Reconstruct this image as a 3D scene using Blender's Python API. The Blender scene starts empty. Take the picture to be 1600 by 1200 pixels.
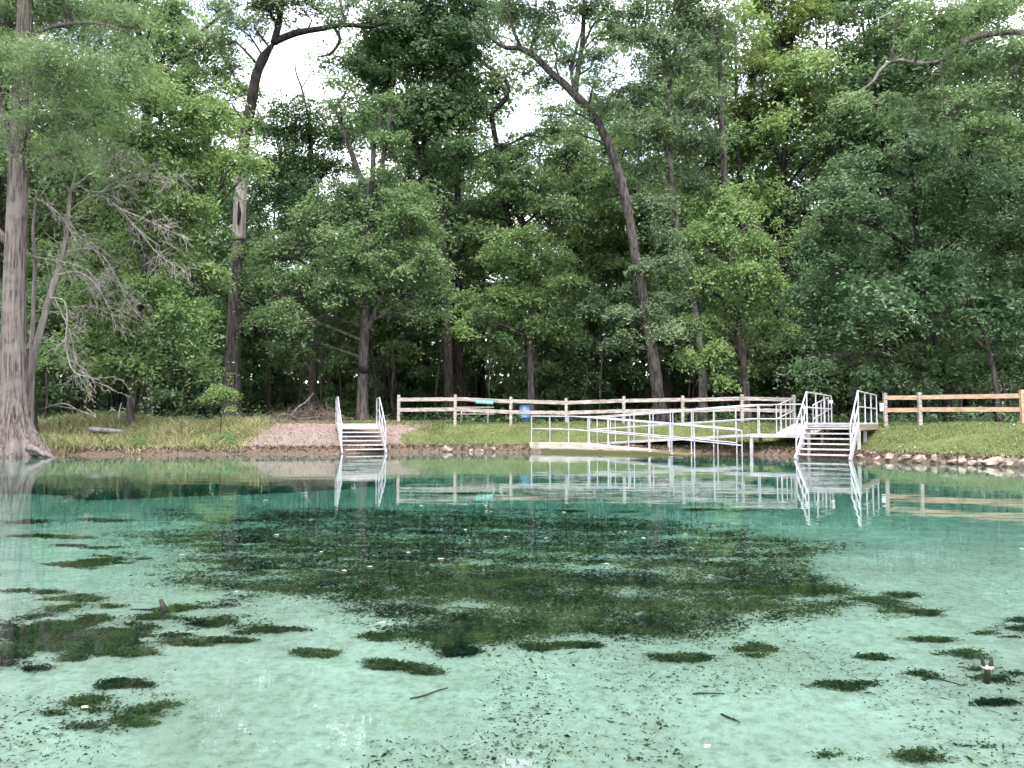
import bpy, math, random
import numpy as np
from math import radians, sin, cos, tan, pi, sqrt

# ------------------------------------------------------------------ camera, sky, sun, exposure
SC = bpy.context.scene
COL = SC.collection
CAM_Z = 1.22
F = 1202.0                      # focal length in pixels of a 1600 px wide frame
PITCH = math.atan(60.0 / F)
cam_data = bpy.data.cameras.new('camera')
cam_data.sensor_width = 36.0
cam_data.lens = F / 1600.0 * 36.0
cam_data.clip_end = 3000.0
cam_data.clip_start = 0.05
cam = bpy.data.objects.new('camera', cam_data)
COL.objects.link(cam)
cam.location = (0, 0, CAM_Z)
cam.rotation_euler = (pi / 2 + PITCH, 0, 0)
SC.camera = cam

SUN_EL, SUN_AZ = radians(66), radians(175)      # azimuth measured clockwise from +Y (behind the camera, a little left)
world = bpy.data.worlds.new('World')
SC.world = world
world.use_nodes = True
wn = world.node_tree
wn.nodes.clear()
w_out = wn.nodes.new('ShaderNodeOutputWorld')
w_bg = wn.nodes.new('ShaderNodeBackground')
w_bg.inputs['Strength'].default_value = 0.15
w_sky = wn.nodes.new('ShaderNodeTexSky')
w_sky.sky_type = 'NISHITA'
w_sky.sun_disc = False
w_sky.sun_elevation = SUN_EL
w_sky.sun_rotation = SUN_AZ
w_sky.air_density = 1.2
w_sky.dust_density = 2.5
w_tc = wn.nodes.new('ShaderNodeTexCoord')
w_map = wn.nodes.new('ShaderNodeMapping')
w_map.inputs['Scale'].default_value = (1.0, 1.0, 2.2)
w_noise = wn.nodes.new('ShaderNodeTexNoise')
w_noise.inputs['Scale'].default_value = 3.2
w_noise.inputs['Detail'].default_value = 7.0
w_noise.inputs['Roughness'].default_value = 0.55
w_ramp = wn.nodes.new('ShaderNodeValToRGB')
w_ramp.color_ramp.elements[0].position = 0.36
w_ramp.color_ramp.elements[0].color = (0.25, 0.25, 0.25, 1)
w_ramp.color_ramp.elements[1].position = 0.56
w_ramp.color_ramp.elements[1].color = (1, 1, 1, 1)
w_mix = wn.nodes.new('ShaderNodeMixRGB')
w_mix.inputs['Color2'].default_value = (9.2, 9.3, 10.0, 1)       # bright cloud
wn.links.new(w_tc.outputs['Generated'], w_map.inputs['Vector'])
wn.links.new(w_map.outputs['Vector'], w_noise.inputs['Vector'])
wn.links.new(w_noise.outputs['Fac'], w_ramp.inputs['Fac'])
wn.links.new(w_ramp.outputs['Color'], w_mix.inputs['Fac'])
wn.links.new(w_sky.outputs['Color'], w_mix.inputs['Color1'])
wn.links.new(w_mix.outputs['Color'], w_bg.inputs['Color'])
wn.links.new(w_bg.outputs['Background'], w_out.inputs['Surface'])

sun_data = bpy.data.lights.new('sun', 'SUN')
sun_data.energy = 2.3
sun_data.angle = radians(14)
sun_data.color = (1.0, 0.965, 0.92)
sun = bpy.data.objects.new('sun', sun_data)
COL.objects.link(sun)
sun.location = (-20, -40, 60)
sun.rotation_euler = (pi / 2 - SUN_EL, 0, pi - SUN_AZ)

SC.view_settings.view_transform = 'Standard'
SC.view_settings.look = 'None'
SC.view_settings.exposure = 1.58
SC.view_settings.gamma = 1.0
SC.view_settings.use_curve_mapping = False
SC.cycles.use_denoising = True
SC.cycles.max_bounces = 6
SC.cycles.diffuse_bounces = 2
SC.cycles.glossy_bounces = 3
SC.cycles.transmission_bounces = 4
SC.cycles.use_light_tree = False
SC.cycles.caustics_reflective = False
SC.cycles.caustics_refractive = True
SC.cycles.use_adaptive_sampling = True
SC.cycles.adaptive_threshold = 0.045
SC.cycles.sample_clamp_indirect = 6.0

# ------------------------------------------------------------------ helpers
rng = np.random.default_rng(11)
random.seed(5)

def at(px, py, D):
    """point at forward distance D seen at pixel (px, py) of the 1600x1200 frame"""
    dx, dy = (px - 800) / F, (600 - py) / F
    Y = cos(PITCH) - dy * sin(PITCH)
    Z = sin(PITCH) + dy * cos(PITCH)
    k = D / Y
    return np.array([dx * k, D, CAM_Z + Z * k])

def bed_at(px, py, depth):
    """where the refracted view ray of a pixel meets a bed at the given depth"""
    dx, dy = (px - 800) / F, (600 - py) / F
    d = np.array([dx, cos(PITCH) - dy * sin(PITCH), sin(PITCH) + dy * cos(PITCH)])
    d /= np.linalg.norm(d)
    s = -CAM_Z / d[2]
    hit = np.array([0, 0, CAM_Z]) + d * s
    hv = d[:2] / np.linalg.norm(d[:2])
    st = np.linalg.norm(d[:2]) / 1.333
    off = depth * st / sqrt(1 - st * st)
    return np.array([hit[0] + hv[0] * off, hit[1] + hv[1] * off, -depth])

class MB:
    def __init__(self):
        self.v, self.q, self.t, self.n = [], [], [], 0
    def add(self, v, q=None, t=None):
        v = np.asarray(v, dtype=np.float64).reshape(-1, 3)
        if q is not None and len(q): self.q.append(np.asarray(q, dtype=np.int64).reshape(-1, 4) + self.n)
        if t is not None and len(t): self.t.append(np.asarray(t, dtype=np.int64).reshape(-1, 3) + self.n)
        self.v.append(v)
        self.n += len(v)
    def mesh(self, name, mat=None, smooth=False):
        me = bpy.data.meshes.new(name)
        v = np.concatenate(self.v)
        q = np.concatenate(self.q) if self.q else np.zeros((0, 4), np.int64)
        t = np.concatenate(self.t) if self.t else np.zeros((0, 3), np.int64)
        me.vertices.add(len(v))
        me.vertices.foreach_set('co', v.astype(np.float32).ravel())
        nl = len(q) * 4 + len(t) * 3
        me.loops.add(nl)
        me.loops.foreach_set('vertex_index', np.concatenate([q.ravel(), t.ravel()]).astype(np.int32))
        me.polygons.add(len(q) + len(t))
        ls = np.concatenate([np.arange(len(q)) * 4, len(q) * 4 + np.arange(len(t)) * 3]).astype(np.int32)
        me.polygons.foreach_set('loop_start', ls)
        me.polygons.foreach_set('use_smooth', np.full(len(q) + len(t), bool(smooth)))
        me.update(calc_edges=True)
        if mat: me.materials.append(mat)
        return me
    def build(self, name, mat, parent=None, smooth=False):
        o = bpy.data.objects.new(name, self.mesh(name, mat, smooth))
        COL.objects.link(o)
        if parent is not None:
            o.parent = parent
            o.matrix_parent_inverse.identity()
            if parent.type == 'EMPTY' or True:
                off = np.array(world_loc(parent))
                if np.abs(off).sum() > 1e-9:
                    o.data.transform(__import__('mathutils').Matrix.Translation(tuple(-off)))
        return o

def world_loc(o):
    l = np.array(o.location)
    while o.parent is not None:
        o = o.parent
        l = l + np.array(o.location)
    return l

def tag(o, label=None, cat=None, group=None, kind=None):
    if label: o['label'] = label
    if cat: o['category'] = cat
    if group: o['group'] = group
    if kind: o['kind'] = kind
    return o

def empty(name, loc, label, cat, group=None):
    o = bpy.data.objects.new(name, None)
    COL.objects.link(o)
    o.location = tuple(float(c) for c in loc)
    o.empty_display_size = 0.2
    return tag(o, label, cat, group)

def copy_tree(o, parent=None):
    c = o.copy()
    COL.objects.link(c)
    c.parent = parent
    for ch in o.children:
        copy_tree(ch, c)
    return c

BOXQ = np.array([[0, 3, 2, 1], [4, 5, 6, 7], [0, 1, 5, 4], [1, 2, 6, 5], [2, 3, 7, 6], [3, 0, 4, 7]])

def box8(mb, pts):
    """8 corner points: bottom ring 0-3, top ring 4-7"""
    mb.add(np.array(pts), BOXQ)

def beam(mb, p, q, w, h, up=(0, 0, 1)):
    """rectangular bar from p to q, w wide sideways, h tall"""
    p, q, up = np.array(p, float), np.array(q, float), np.array(up, float)
    d = (q - p) / np.linalg.norm(q - p)
    s = np.cross(d, up); s /= np.linalg.norm(s)
    n = np.cross(s, d)
    a, b = s * w / 2, n * h / 2
    box8(mb, [p - a - b, p + a - b, p + a + b, p - a + b, q - a - b, q + a - b, q + a + b, q - a + b])

def tube(mb, pts, rad, nseg=8, jitter=0.0, cap=True, flute=None):
    pts = np.array(pts, float)
    rad = np.array(rad, float) * np.ones(len(pts))
    n = len(pts)
    tang = np.gradient(pts, axis=0)
    tang /= np.linalg.norm(tang, axis=1)[:, None] + 1e-12
    ref = np.array([1.0, 0, 0]) if abs(tang[0][0]) < 0.8 else np.array([0, 1.0, 0])
    a = ref - tang[0] * np.dot(ref, tang[0]); a /= np.linalg.norm(a)
    A = [a]
    for i in range(1, n):
        a = A[-1] - tang[i] * np.dot(A[-1], tang[i])
        a /= np.linalg.norm(a) + 1e-12
        A.append(a)
    A = np.array(A)
    B = np.cross(tang, A)
    th = np.arange(nseg) / nseg * 2 * pi
    R = rad[:, None] * (1 + jitter * rng.normal(size=(n, nseg)))
    if flute is not None:
        R = R * (1 + flute[:, None] * (np.sqrt(np.abs(np.cos(th * 5.5 + 0.4 + 0.5 * np.sin(th * 2))))[None, :] - 0.75 + 0.12 * np.cos(th * 17 + 1)[None, :]))
    V = pts[:, None, :] + R[:, :, None] * (A[:, None, :] * np.cos(th)[None, :, None] + B[:, None, :] * np.sin(th)[None, :, None])
    idx = np.arange(n * nseg).reshape(n, nseg)
    q = np.stack([idx[:-1], np.roll(idx[:-1], -1, 1), np.roll(idx[1:], -1, 1), idx[1:]], -1).reshape(-1, 4)
    v = V.reshape(-1, 3)
    t = []
    if cap:
        v = np.concatenate([v, pts[:1], pts[-1:]])
        i0, i1 = n * nseg, n * nseg + 1
        for k in range(nseg):
            t.append([i0, (k + 1) % nseg, k])
            t.append([i1, (n - 1) * nseg + k, (n - 1) * nseg + (k + 1) % nseg])
    mb.add(v, q, t)

def smooth_path(pts, rad, sub=3):
    pts = np.array(pts, float); rad = np.array(rad, float)
    n = len(pts)
    P, R = [], []
    for i in range(n - 1):
        p0, p1, p2, p3 = pts[max(i - 1, 0)], pts[i], pts[i + 1], pts[min(i + 2, n - 1)]
        for k in range(sub):
            t = k / sub
            P.append(0.5 * ((2 * p1) + (-p0 + p2) * t + (2 * p0 - 5 * p1 + 4 * p2 - p3) * t ** 2 + (-p0 + 3 * p1 - 3 * p2 + p3) * t ** 3))
            R.append(rad[i] * (1 - t) + rad[i + 1] * t)
    P.append(pts[-1]); R.append(rad[-1])
    return np.array(P), np.array(R)

def twig_batch(mb, P0, P1, P2, r0, r1):
    """many thin three-sided bent twigs at once"""
    P0, P1, P2 = [np.asarray(p, float).reshape(-1, 3) for p in (P0, P1, P2)]
    N = len(P0)
    if N == 0: return
    r0 = np.ones(N) * r0; r1 = np.ones(N) * r1
    d = P2 - P0; d /= np.linalg.norm(d, axis=1)[:, None] + 1e-9
    ref = np.where(np.abs(d[:, 2:3]) < 0.9, np.array([[0, 0, 1.0]]), np.array([[1.0, 0, 0]]))
    a = np.cross(d, ref); a /= np.linalg.norm(a, axis=1)[:, None] + 1e-9
    b = np.cross(d, a)
    rings = []
    for P, r in ((P0, r0), (P1, (r0 + r1) / 2), (P2, r1)):
        for k in range(3):
            th = k * 2 * pi / 3
            rings.append(P + r[:, None] * (a * cos(th) + b * sin(th)))
    V = np.stack(rings, 1)                      # N x 9 x 3
    base = (np.arange(N) * 9)[:, None]
    qs = []
    for ring in (0, 3):
        for k in range(3):
            qs.append(base + np.array([[ring + k, ring + (k + 1) % 3, ring + 3 + (k + 1) % 3, ring + 3 + k]]))
    mb.add(V.reshape(-1, 3), np.stack(qs, 1).reshape(-1, 4))

def unit(v):
    return v / (np.linalg.norm(v, axis=-1, keepdims=True) + 1e-9)

def leaf_quads(mb, C, Nrm, L, W, fold=0.0):
    """rhombic leaves: centres C, normals Nrm, lengths L, widths W"""
    n = len(C)
    Nrm = unit(Nrm)
    r = rng.normal(size=(n, 3))
    T = unit(np.cross(Nrm, r))
    B = np.cross(Nrm, T)
    L = (np.ones(n) * L)[:, None]; W = (np.ones(n) * W)[:, None]
    V = np.stack([C - T * L / 2, C + B * W / 2 + T * L * 0.08 + Nrm * fold * W, C + T * L / 2, C - B * W / 2 + T * L * 0.08 + Nrm * fold * W], 1)
    mb.add(V.reshape(-1, 3), np.arange(n * 4).reshape(-1, 4))

# ------------------------------------------------------------------ materials
def new_mat(name):
    m = bpy.data.materials.new(name)
    m.use_nodes = True
    nt = m.node_tree
    for n in list(nt.nodes): nt.nodes.remove(n)
    out = nt.nodes.new('ShaderNodeOutputMaterial')
    return m, nt, out

def N(nt, kind, **inputs):
    n = nt.nodes.new(kind)
    for k, v in inputs.items():
        n.inputs[k.replace('_', ' ')].default_value = v
    return n

def noise_node(nt, scale, detail=4.0, rough=0.55, vscale=(1, 1, 1), coord='Object'):
    tc = nt.nodes.new('ShaderNodeTexCoord')
    mp = nt.nodes.new('ShaderNodeMapping')
    mp.inputs['Scale'].default_value = vscale
    nz = nt.nodes.new('ShaderNodeTexNoise')
    nz.inputs['Scale'].default_value = scale
    nz.inputs['Detail'].default_value = detail
    nz.inputs['Roughness'].default_value = rough
    nt.links.new(tc.outputs[coord], mp.inputs['Vector'])
    nt.links.new(mp.outputs['Vector'], nz.inputs['Vector'])
    return nz

def ramp(nt, fac, stops):
    r = nt.nodes.new('ShaderNodeValToRGB')
    e = r.color_ramp.elements
    while len(e) < len(stops): e.new(0.5)
    for el, (p, c) in zip(e, stops):
        el.position = p
        el.color = (c[0], c[1], c[2], 1)
    nt.links.new(fac, r.inputs['Fac'])
    return r

def leaf_material(name, dark, light, transl=0.42, rough=0.5):
    m, nt, out = new_mat(name)
    g = nt.nodes.new('ShaderNodeNewGeometry')
    nz = noise_node(nt, 0.55, 2.0)
    add = N(nt, 'ShaderNodeMath'); add.operation = 'MULTIPLY_ADD'
    nt.links.new(g.outputs['Random Per Island'], add.inputs[0])
    add.inputs[1].default_value = 0.55
    mul = N(nt, 'ShaderNodeMath'); mul.operation = 'MULTIPLY'
    nt.links.new(nz.outputs['Fac'], mul.inputs[0]); mul.inputs[1].default_value = 0.5
    nt.links.new(mul.outputs[0], add.inputs[2])
    r = ramp(nt, add.outputs[0], [(0.1, dark), (0.85, light)])
    b = N(nt, 'ShaderNodeBsdfPrincipled', Roughness=rough)
    b.inputs['Specular IOR Level'].default_value = 0.3
    t = N(nt, 'ShaderNodeBsdfTranslucent')
    hs = N(nt, 'ShaderNodeHueSaturation', Hue=0.494, Saturation=1.05, Value=1.2)
    nt.links.new(r.outputs['Color'], b.inputs['Base Color'])
    nt.links.new(r.outputs['Color'], hs.inputs['Color'])
    nt.links.new(hs.outputs['Color'], t.inputs['Color'])
    mx = N(nt, 'ShaderNodeMixShader', Fac=transl)
    nt.links.new(b.outputs[0], mx.inputs[1]); nt.links.new(t.outputs[0], mx.inputs[2])
    nt.links.new(mx.outputs[0], out.inputs['Surface'])
    return m

def bark_material(name, dark, light, scale=9.0, stretch=0.2, patch=None, bump=0.6):
    m, nt, out = new_mat(name)
    nz = noise_node(nt, scale, 6.0, 0.65, (1, 1, stretch))
    nz2 = noise_node(nt, 0.9, 3.0, 0.6)
    r = ramp(nt, nz.outputs['Fac'], [(0.39, dark), (0.63, light)])
    col = r.outputs['Color']
    if patch is not None:
        r2 = ramp(nt, nz2.outputs['Fac'], [(0.5, (0, 0, 0)), (0.62, (1, 1, 1))])
        mx = N(nt, 'ShaderNodeMixRGB')
        mul = N(nt, 'ShaderNodeMath'); mul.operation = 'MULTIPLY'; mul.inputs[1].default_value = 0.7
        nt.links.new(r2.outputs['Color'], mul.inputs[0])
        nt.links.new(mul.outputs[0], mx.inputs['Fac'])
        nt.links.new(col, mx.inputs['Color1'])
        mx.inputs['Color2'].default_value = (*patch, 1)
        col = mx.outputs['Color']
    b = N(nt, 'ShaderNodeBsdfPrincipled', Roughness=0.9)
    b.inputs['Specular IOR Level'].default_value = 0.15
    bp = N(nt, 'ShaderNodeBump', Strength=bump, Distance=0.14)
    nt.links.new(nz.outputs['Fac'], bp.inputs['Height'])
    nt.links.new(bp.outputs[0], b.inputs['Normal'])
    nt.links.new(col, b.inputs['Base Color'])
    nt.links.new(b.outputs[0], out.inputs['Surface'])
    return m

def plain_material(name, c1, c2, scale=4.0, rough=0.6, spec=0.3, vscale=(1, 1, 1), bump=0.0, metallic=0.0, coord='Object', lo=0.35, hi=0.65):
    m, nt, out = new_mat(name)
    nz = noise_node(nt, scale, 5.0, 0.6, vscale, coord)
    r = ramp(nt, nz.outputs['Fac'], [(lo, c1), (hi, c2)])
    b = N(nt, 'ShaderNodeBsdfPrincipled', Roughness=rough, Metallic=metallic)
    b.inputs['Specular IOR Level'].default_value = spec
    nt.links.new(r.outputs['Color'], b.inputs['Base Color'])
    if bump:
        bp = N(nt, 'ShaderNodeBump', Strength=bump, Distance=0.02)
        nt.links.new(nz.outputs['Fac'], bp.inputs['Height'])
        nt.links.new(bp.outputs[0], b.inputs['Normal'])
    nt.links.new(b.outputs[0], out.inputs['Surface'])
    return m

def island_material(name, stops, rough=0.8, transl=0.0):
    m, nt, out = new_mat(name)
    g = nt.nodes.new('ShaderNodeNewGeometry')
    r = ramp(nt, g.outputs['Random Per Island'], stops)
    b = N(nt, 'ShaderNodeBsdfPrincipled', Roughness=rough)
    b.inputs['Specular IOR Level'].default_value = 0.2
    nt.links.new(r.outputs['Color'], b.inputs['Base Color'])
    sh = b.outputs[0]
    if transl:
        t = N(nt, 'ShaderNodeBsdfTranslucent')
        nt.links.new(r.outputs['Color'], t.inputs['Color'])
        mx = N(nt, 'ShaderNodeMixShader', Fac=transl)
        nt.links.new(b.outputs[0], mx.inputs[1]); nt.links.new(t.outputs[0], mx.inputs[2])
        sh = mx.outputs[0]
    nt.links.new(sh, out.inputs['Surface'])
    return m

M = {}
M['leaf_mid'] = leaf_material('leaf_mid', (0.07, 0.122, 0.047), (0.2, 0.29, 0.125))
M['leaf_bright'] = leaf_material('leaf_bright', (0.1, 0.172, 0.054), (0.26, 0.36, 0.14))
M['leaf_dark'] = leaf_material('leaf_dark', (0.042, 0.085, 0.036), (0.13, 0.205, 0.09), 0.3)
M['leaf_yellow'] = leaf_material('leaf_yellow', (0.12, 0.168, 0.045), (0.28, 0.35, 0.115), 0.42)
M['leaf_cypress'] = leaf_material('leaf_cypress', (0.098, 0.157, 0.066), (0.21, 0.295, 0.135), 0.4)
M['leaf_gloss'] = leaf_material('leaf_gloss', (0.038, 0.087, 0.04), (0.13, 0.22, 0.098), 0.25, 0.36)
M['leaf_grey'] = leaf_material('leaf_grey', (0.08, 0.127, 0.062), (0.19, 0.256, 0.13), 0.35)
M['bark'] = bark_material('bark', (0.028, 0.024, 0.0225), (0.115, 0.098, 0.092))
M['bark_dark'] = bark_material('bark_dark', (0.015, 0.012, 0.011), (0.06, 0.05, 0.046))
M['bark_pale'] = bark_material('bark_pale', (0.11, 0.095, 0.085), (0.29, 0.255, 0.23), 5.0, 0.12)
M['bark_lichen'] = bark_material('bark_lichen', (0.06, 0.05, 0.045), (0.2, 0.17, 0.15), patch=(0.3, 0.31, 0.27))
M['bark_cypress'] = bark_material('bark_cypress', (0.065, 0.053, 0.048), (0.25, 0.212, 0.195), 16.0, 0.06, patch=(0.24, 0.212, 0.196), bump=1.0)
M['dead_wood'] = bark_material('dead_wood', (0.17, 0.15, 0.135), (0.38, 0.34, 0.31), 8.0, 0.3, bump=0.3)
M['white_metal'] = plain_material('white_metal', (0.29, 0.28, 0.295), (0.48, 0.465, 0.49), 2.2, 0.42, 0.4)
M['white_tread'] = plain_material('white_tread', (0.34, 0.31, 0.31), (0.5, 0.46, 0.465), 5.0, 0.6, 0.3)
M['ramp_deck'] = plain_material('ramp_deck', (0.34, 0.28, 0.275), (0.46, 0.4, 0.395), 4.0, 0.7, 0.2)
M['fence_old'] = plain_material('fence_old', (0.17, 0.145, 0.125), (0.44, 0.395, 0.355), 3.5, 0.85, 0.15, (1, 1, 5), 0.4)
M['fence_new'] = plain_material('fence_new', (0.32, 0.2, 0.125), (0.52, 0.37, 0.255), 3.5, 0.75, 0.2, (1, 1, 5), 0.3)
M['deck_wood'] = plain_material('deck_wood', (0.15, 0.125, 0.09), (0.28, 0.24, 0.18), 4.0, 0.8, 0.2, (1, 1, 6), 0.3)
M['blue_plastic'] = plain_material('blue_plastic', (0.045, 0.115, 0.23), (0.075, 0.165, 0.3), 5.0, 0.5, 0.4)
M['sign_green'] = plain_material('sign_green', (0.0, 0.26, 0.2), (0.01, 0.32, 0.25), 6.0, 0.5, 0.3)
M['sign_white'] = plain_material('sign_white', (0.78, 0.79, 0.82), (0.84, 0.85, 0.87), 6.0, 0.5, 0.3)
M['table_wood'] = plain_material('table_wood', (0.28, 0.21, 0.18), (0.4, 0.33, 0.29), 4.0, 0.8, 0.2, (4, 1, 1), 0.2)
M['galvanised'] = plain_material('galvanised', (0.5, 0.5, 0.52), (0.62, 0.62, 0.64), 6.0, 0.4, 0.5)
M['hollow'] = plain_material('hollow', (0.012, 0.009, 0.008), (0.03, 0.022, 0.018), 8.0, 0.95, 0.05)  # near-black: painted shade for the trunk hole, own colour of the burl
M['rock'] = plain_material('rock', (0.12, 0.1, 0.075), (0.36, 0.31, 0.245), 4.5, 0.9, 0.15, (1, 1, 1), 0.8)
M['twig_dry'] = island_material('twig_dry', [(0.0, (0.1, 0.075, 0.06)), (1.0, (0.26, 0.21, 0.17))])
M['wet_wood'] = plain_material('wet_wood', (0.014, 0.01, 0.007), (0.045, 0.033, 0.02), 6.0, 0.6, 0.3, bump=0.4)
M['floating_leaf'] = island_material('floating_leaf', [(0.0, (0.3, 0.27, 0.17)), (1.0, (0.5, 0.49, 0.42))])

# concrete with a mossy dark band where it meets the water
def concrete_material():
    m, nt, out = new_mat('concrete')
    nz = noise_node(nt, 2.2, 6.0, 0.65)
    r = ramp(nt, nz.outputs['Fac'], [(0.3, (0.24, 0.18, 0.135)), (0.55, (0.44, 0.385, 0.335)), (0.75, (0.53, 0.48, 0.43))])
    g = nt.nodes.new('ShaderNodeNewGeometry')
    sp = nt.nodes.new('ShaderNodeSeparateXYZ')
    nt.links.new(g.outputs['Position'], sp.inputs[0])
    ad = N(nt, 'ShaderNodeMath'); ad.operation = 'MULTIPLY_ADD'
    nt.links.new(nz.outputs['Fac'], ad.inputs[0]); ad.inputs[1].default_value = -0.22
    nt.links.new(sp.outputs['Z'], ad.inputs[2])
    rm = ramp(nt, ad.outputs[0], [(0.0, (1, 1, 1)), (0.06, (0, 0, 0))])
    mx = N(nt, 'ShaderNodeMixRGB')
    nt.links.new(rm.outputs['Color'], mx.inputs['Fac'])
    nt.links.new(r.outputs['Color'], mx.inputs['Color1'])
    mx.inputs['Color2'].default_value = (0.09, 0.085, 0.03, 1)
    b = N(nt, 'ShaderNodeBsdfPrincipled', Roughness=0.9)
    bp = N(nt, 'ShaderNodeBump', Strength=0.4, Distance=0.02)
    nt.links.new(nz.outputs['Fac'], bp.inputs['Height']); nt.links.new(bp.outputs[0], b.inputs['Normal'])
    nt.links.new(mx.outputs['Color'], b.inputs['Base Color'])
    nt.links.new(b.outputs[0], out.inputs['Surface'])
    return m
M['concrete'] = concrete_material()

def bed_material():
    m, nt, out = new_mat('pool_sand')
    n1 = noise_node(nt, 0.8, 5.0, 0.6)
    n2 = noise_node(nt, 14.0, 8.0, 0.75)
    n3 = noise_node(nt, 3.1, 9.0, 0.75)
    r1 = ramp(nt, n1.outputs['Fac'], [(0.3, (0.33, 0.3, 0.245)), (0.7, (0.53, 0.495, 0.43))])
    r2 = ramp(nt, n2.outputs['Fac'], [(0.33, (0.45, 0.43, 0.35)), (0.5, (0.85, 0.84, 0.8)), (0.66, (1.0, 1.0, 1.0))])
    mx = N(nt, 'ShaderNodeMixRGB', Fac=0.85); mx.blend_type = 'MULTIPLY'
    nt.links.new(r1.outputs['Color'], mx.inputs['Color1']); nt.links.new(r2.outputs['Color'], mx.inputs['Color2'])
    r3 = ramp(nt, n3.outputs['Fac'], [(0.52, (0, 0, 0)), (0.7, (1, 1, 1))])
    mx2 = N(nt, 'ShaderNodeMixRGB')
    ml = N(nt, 'ShaderNodeMath'); ml.operation = 'MULTIPLY'; ml.inputs[1].default_value = 0.45
    nt.links.new(r3.outputs['Color'], ml.inputs[0]); nt.links.new(ml.outputs[0], mx2.inputs['Fac'])
    nt.links.new(mx.outputs['Color'], mx2.inputs['Color1']); mx2.inputs['Color2'].default_value = (0.22, 0.24, 0.13, 1)
    # grey-green silt and algae film over the deeper far part of the pool
    g = nt.nodes.new('ShaderNodeNewGeometry'); sp = nt.nodes.new('ShaderNodeSeparateXYZ'); nt.links.new(g.outputs['Position'], sp.inputs[0])
    mr = N(nt, 'ShaderNodeMapRange'); mr.inputs['From Min'].default_value = 7.0; mr.inputs['From Max'].default_value = 18.0
    nt.links.new(sp.outputs['Y'], mr.inputs['Value'])
    ma = N(nt, 'ShaderNodeMath'); ma.operation = 'MULTIPLY_ADD'; ma.inputs[1].default_value = 0.9
    nt.links.new(n3.outputs['Fac'], ma.inputs[0]); nt.links.new(mr.outputs[0], ma.inputs[2])
    rf = ramp(nt, ma.outputs[0], [(0.5, (0, 0, 0)), (1.0, (0.72, 0.72, 0.72))])
    mx3 = N(nt, 'ShaderNodeMixRGB'); nt.links.new(rf.outputs['Color'], mx3.inputs['Fac'])
    nt.links.new(mx2.outputs['Color'], mx3.inputs['Color1']); mx3.inputs['Color2'].default_value = (0.13, 0.14, 0.1, 1)
    mx2 = mx3
    b = N(nt, 'ShaderNodeBsdfPrincipled', Roughness=0.95)
    b.inputs['Specular IOR Level'].default_value = 0.05
    bp = N(nt, 'ShaderNodeBump', Strength=0.5, Distance=0.05)
    nt.links.new(n2.outputs['Fac'], bp.inputs['Height']); nt.links.new(bp.outputs[0], b.inputs['Normal'])
    nt.links.new(mx2.outputs['Color'], b.inputs['Base Color'])
    nt.links.new(b.outputs[0], out.inputs['Surface'])
    return m
M['bed'] = bed_material()

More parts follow.
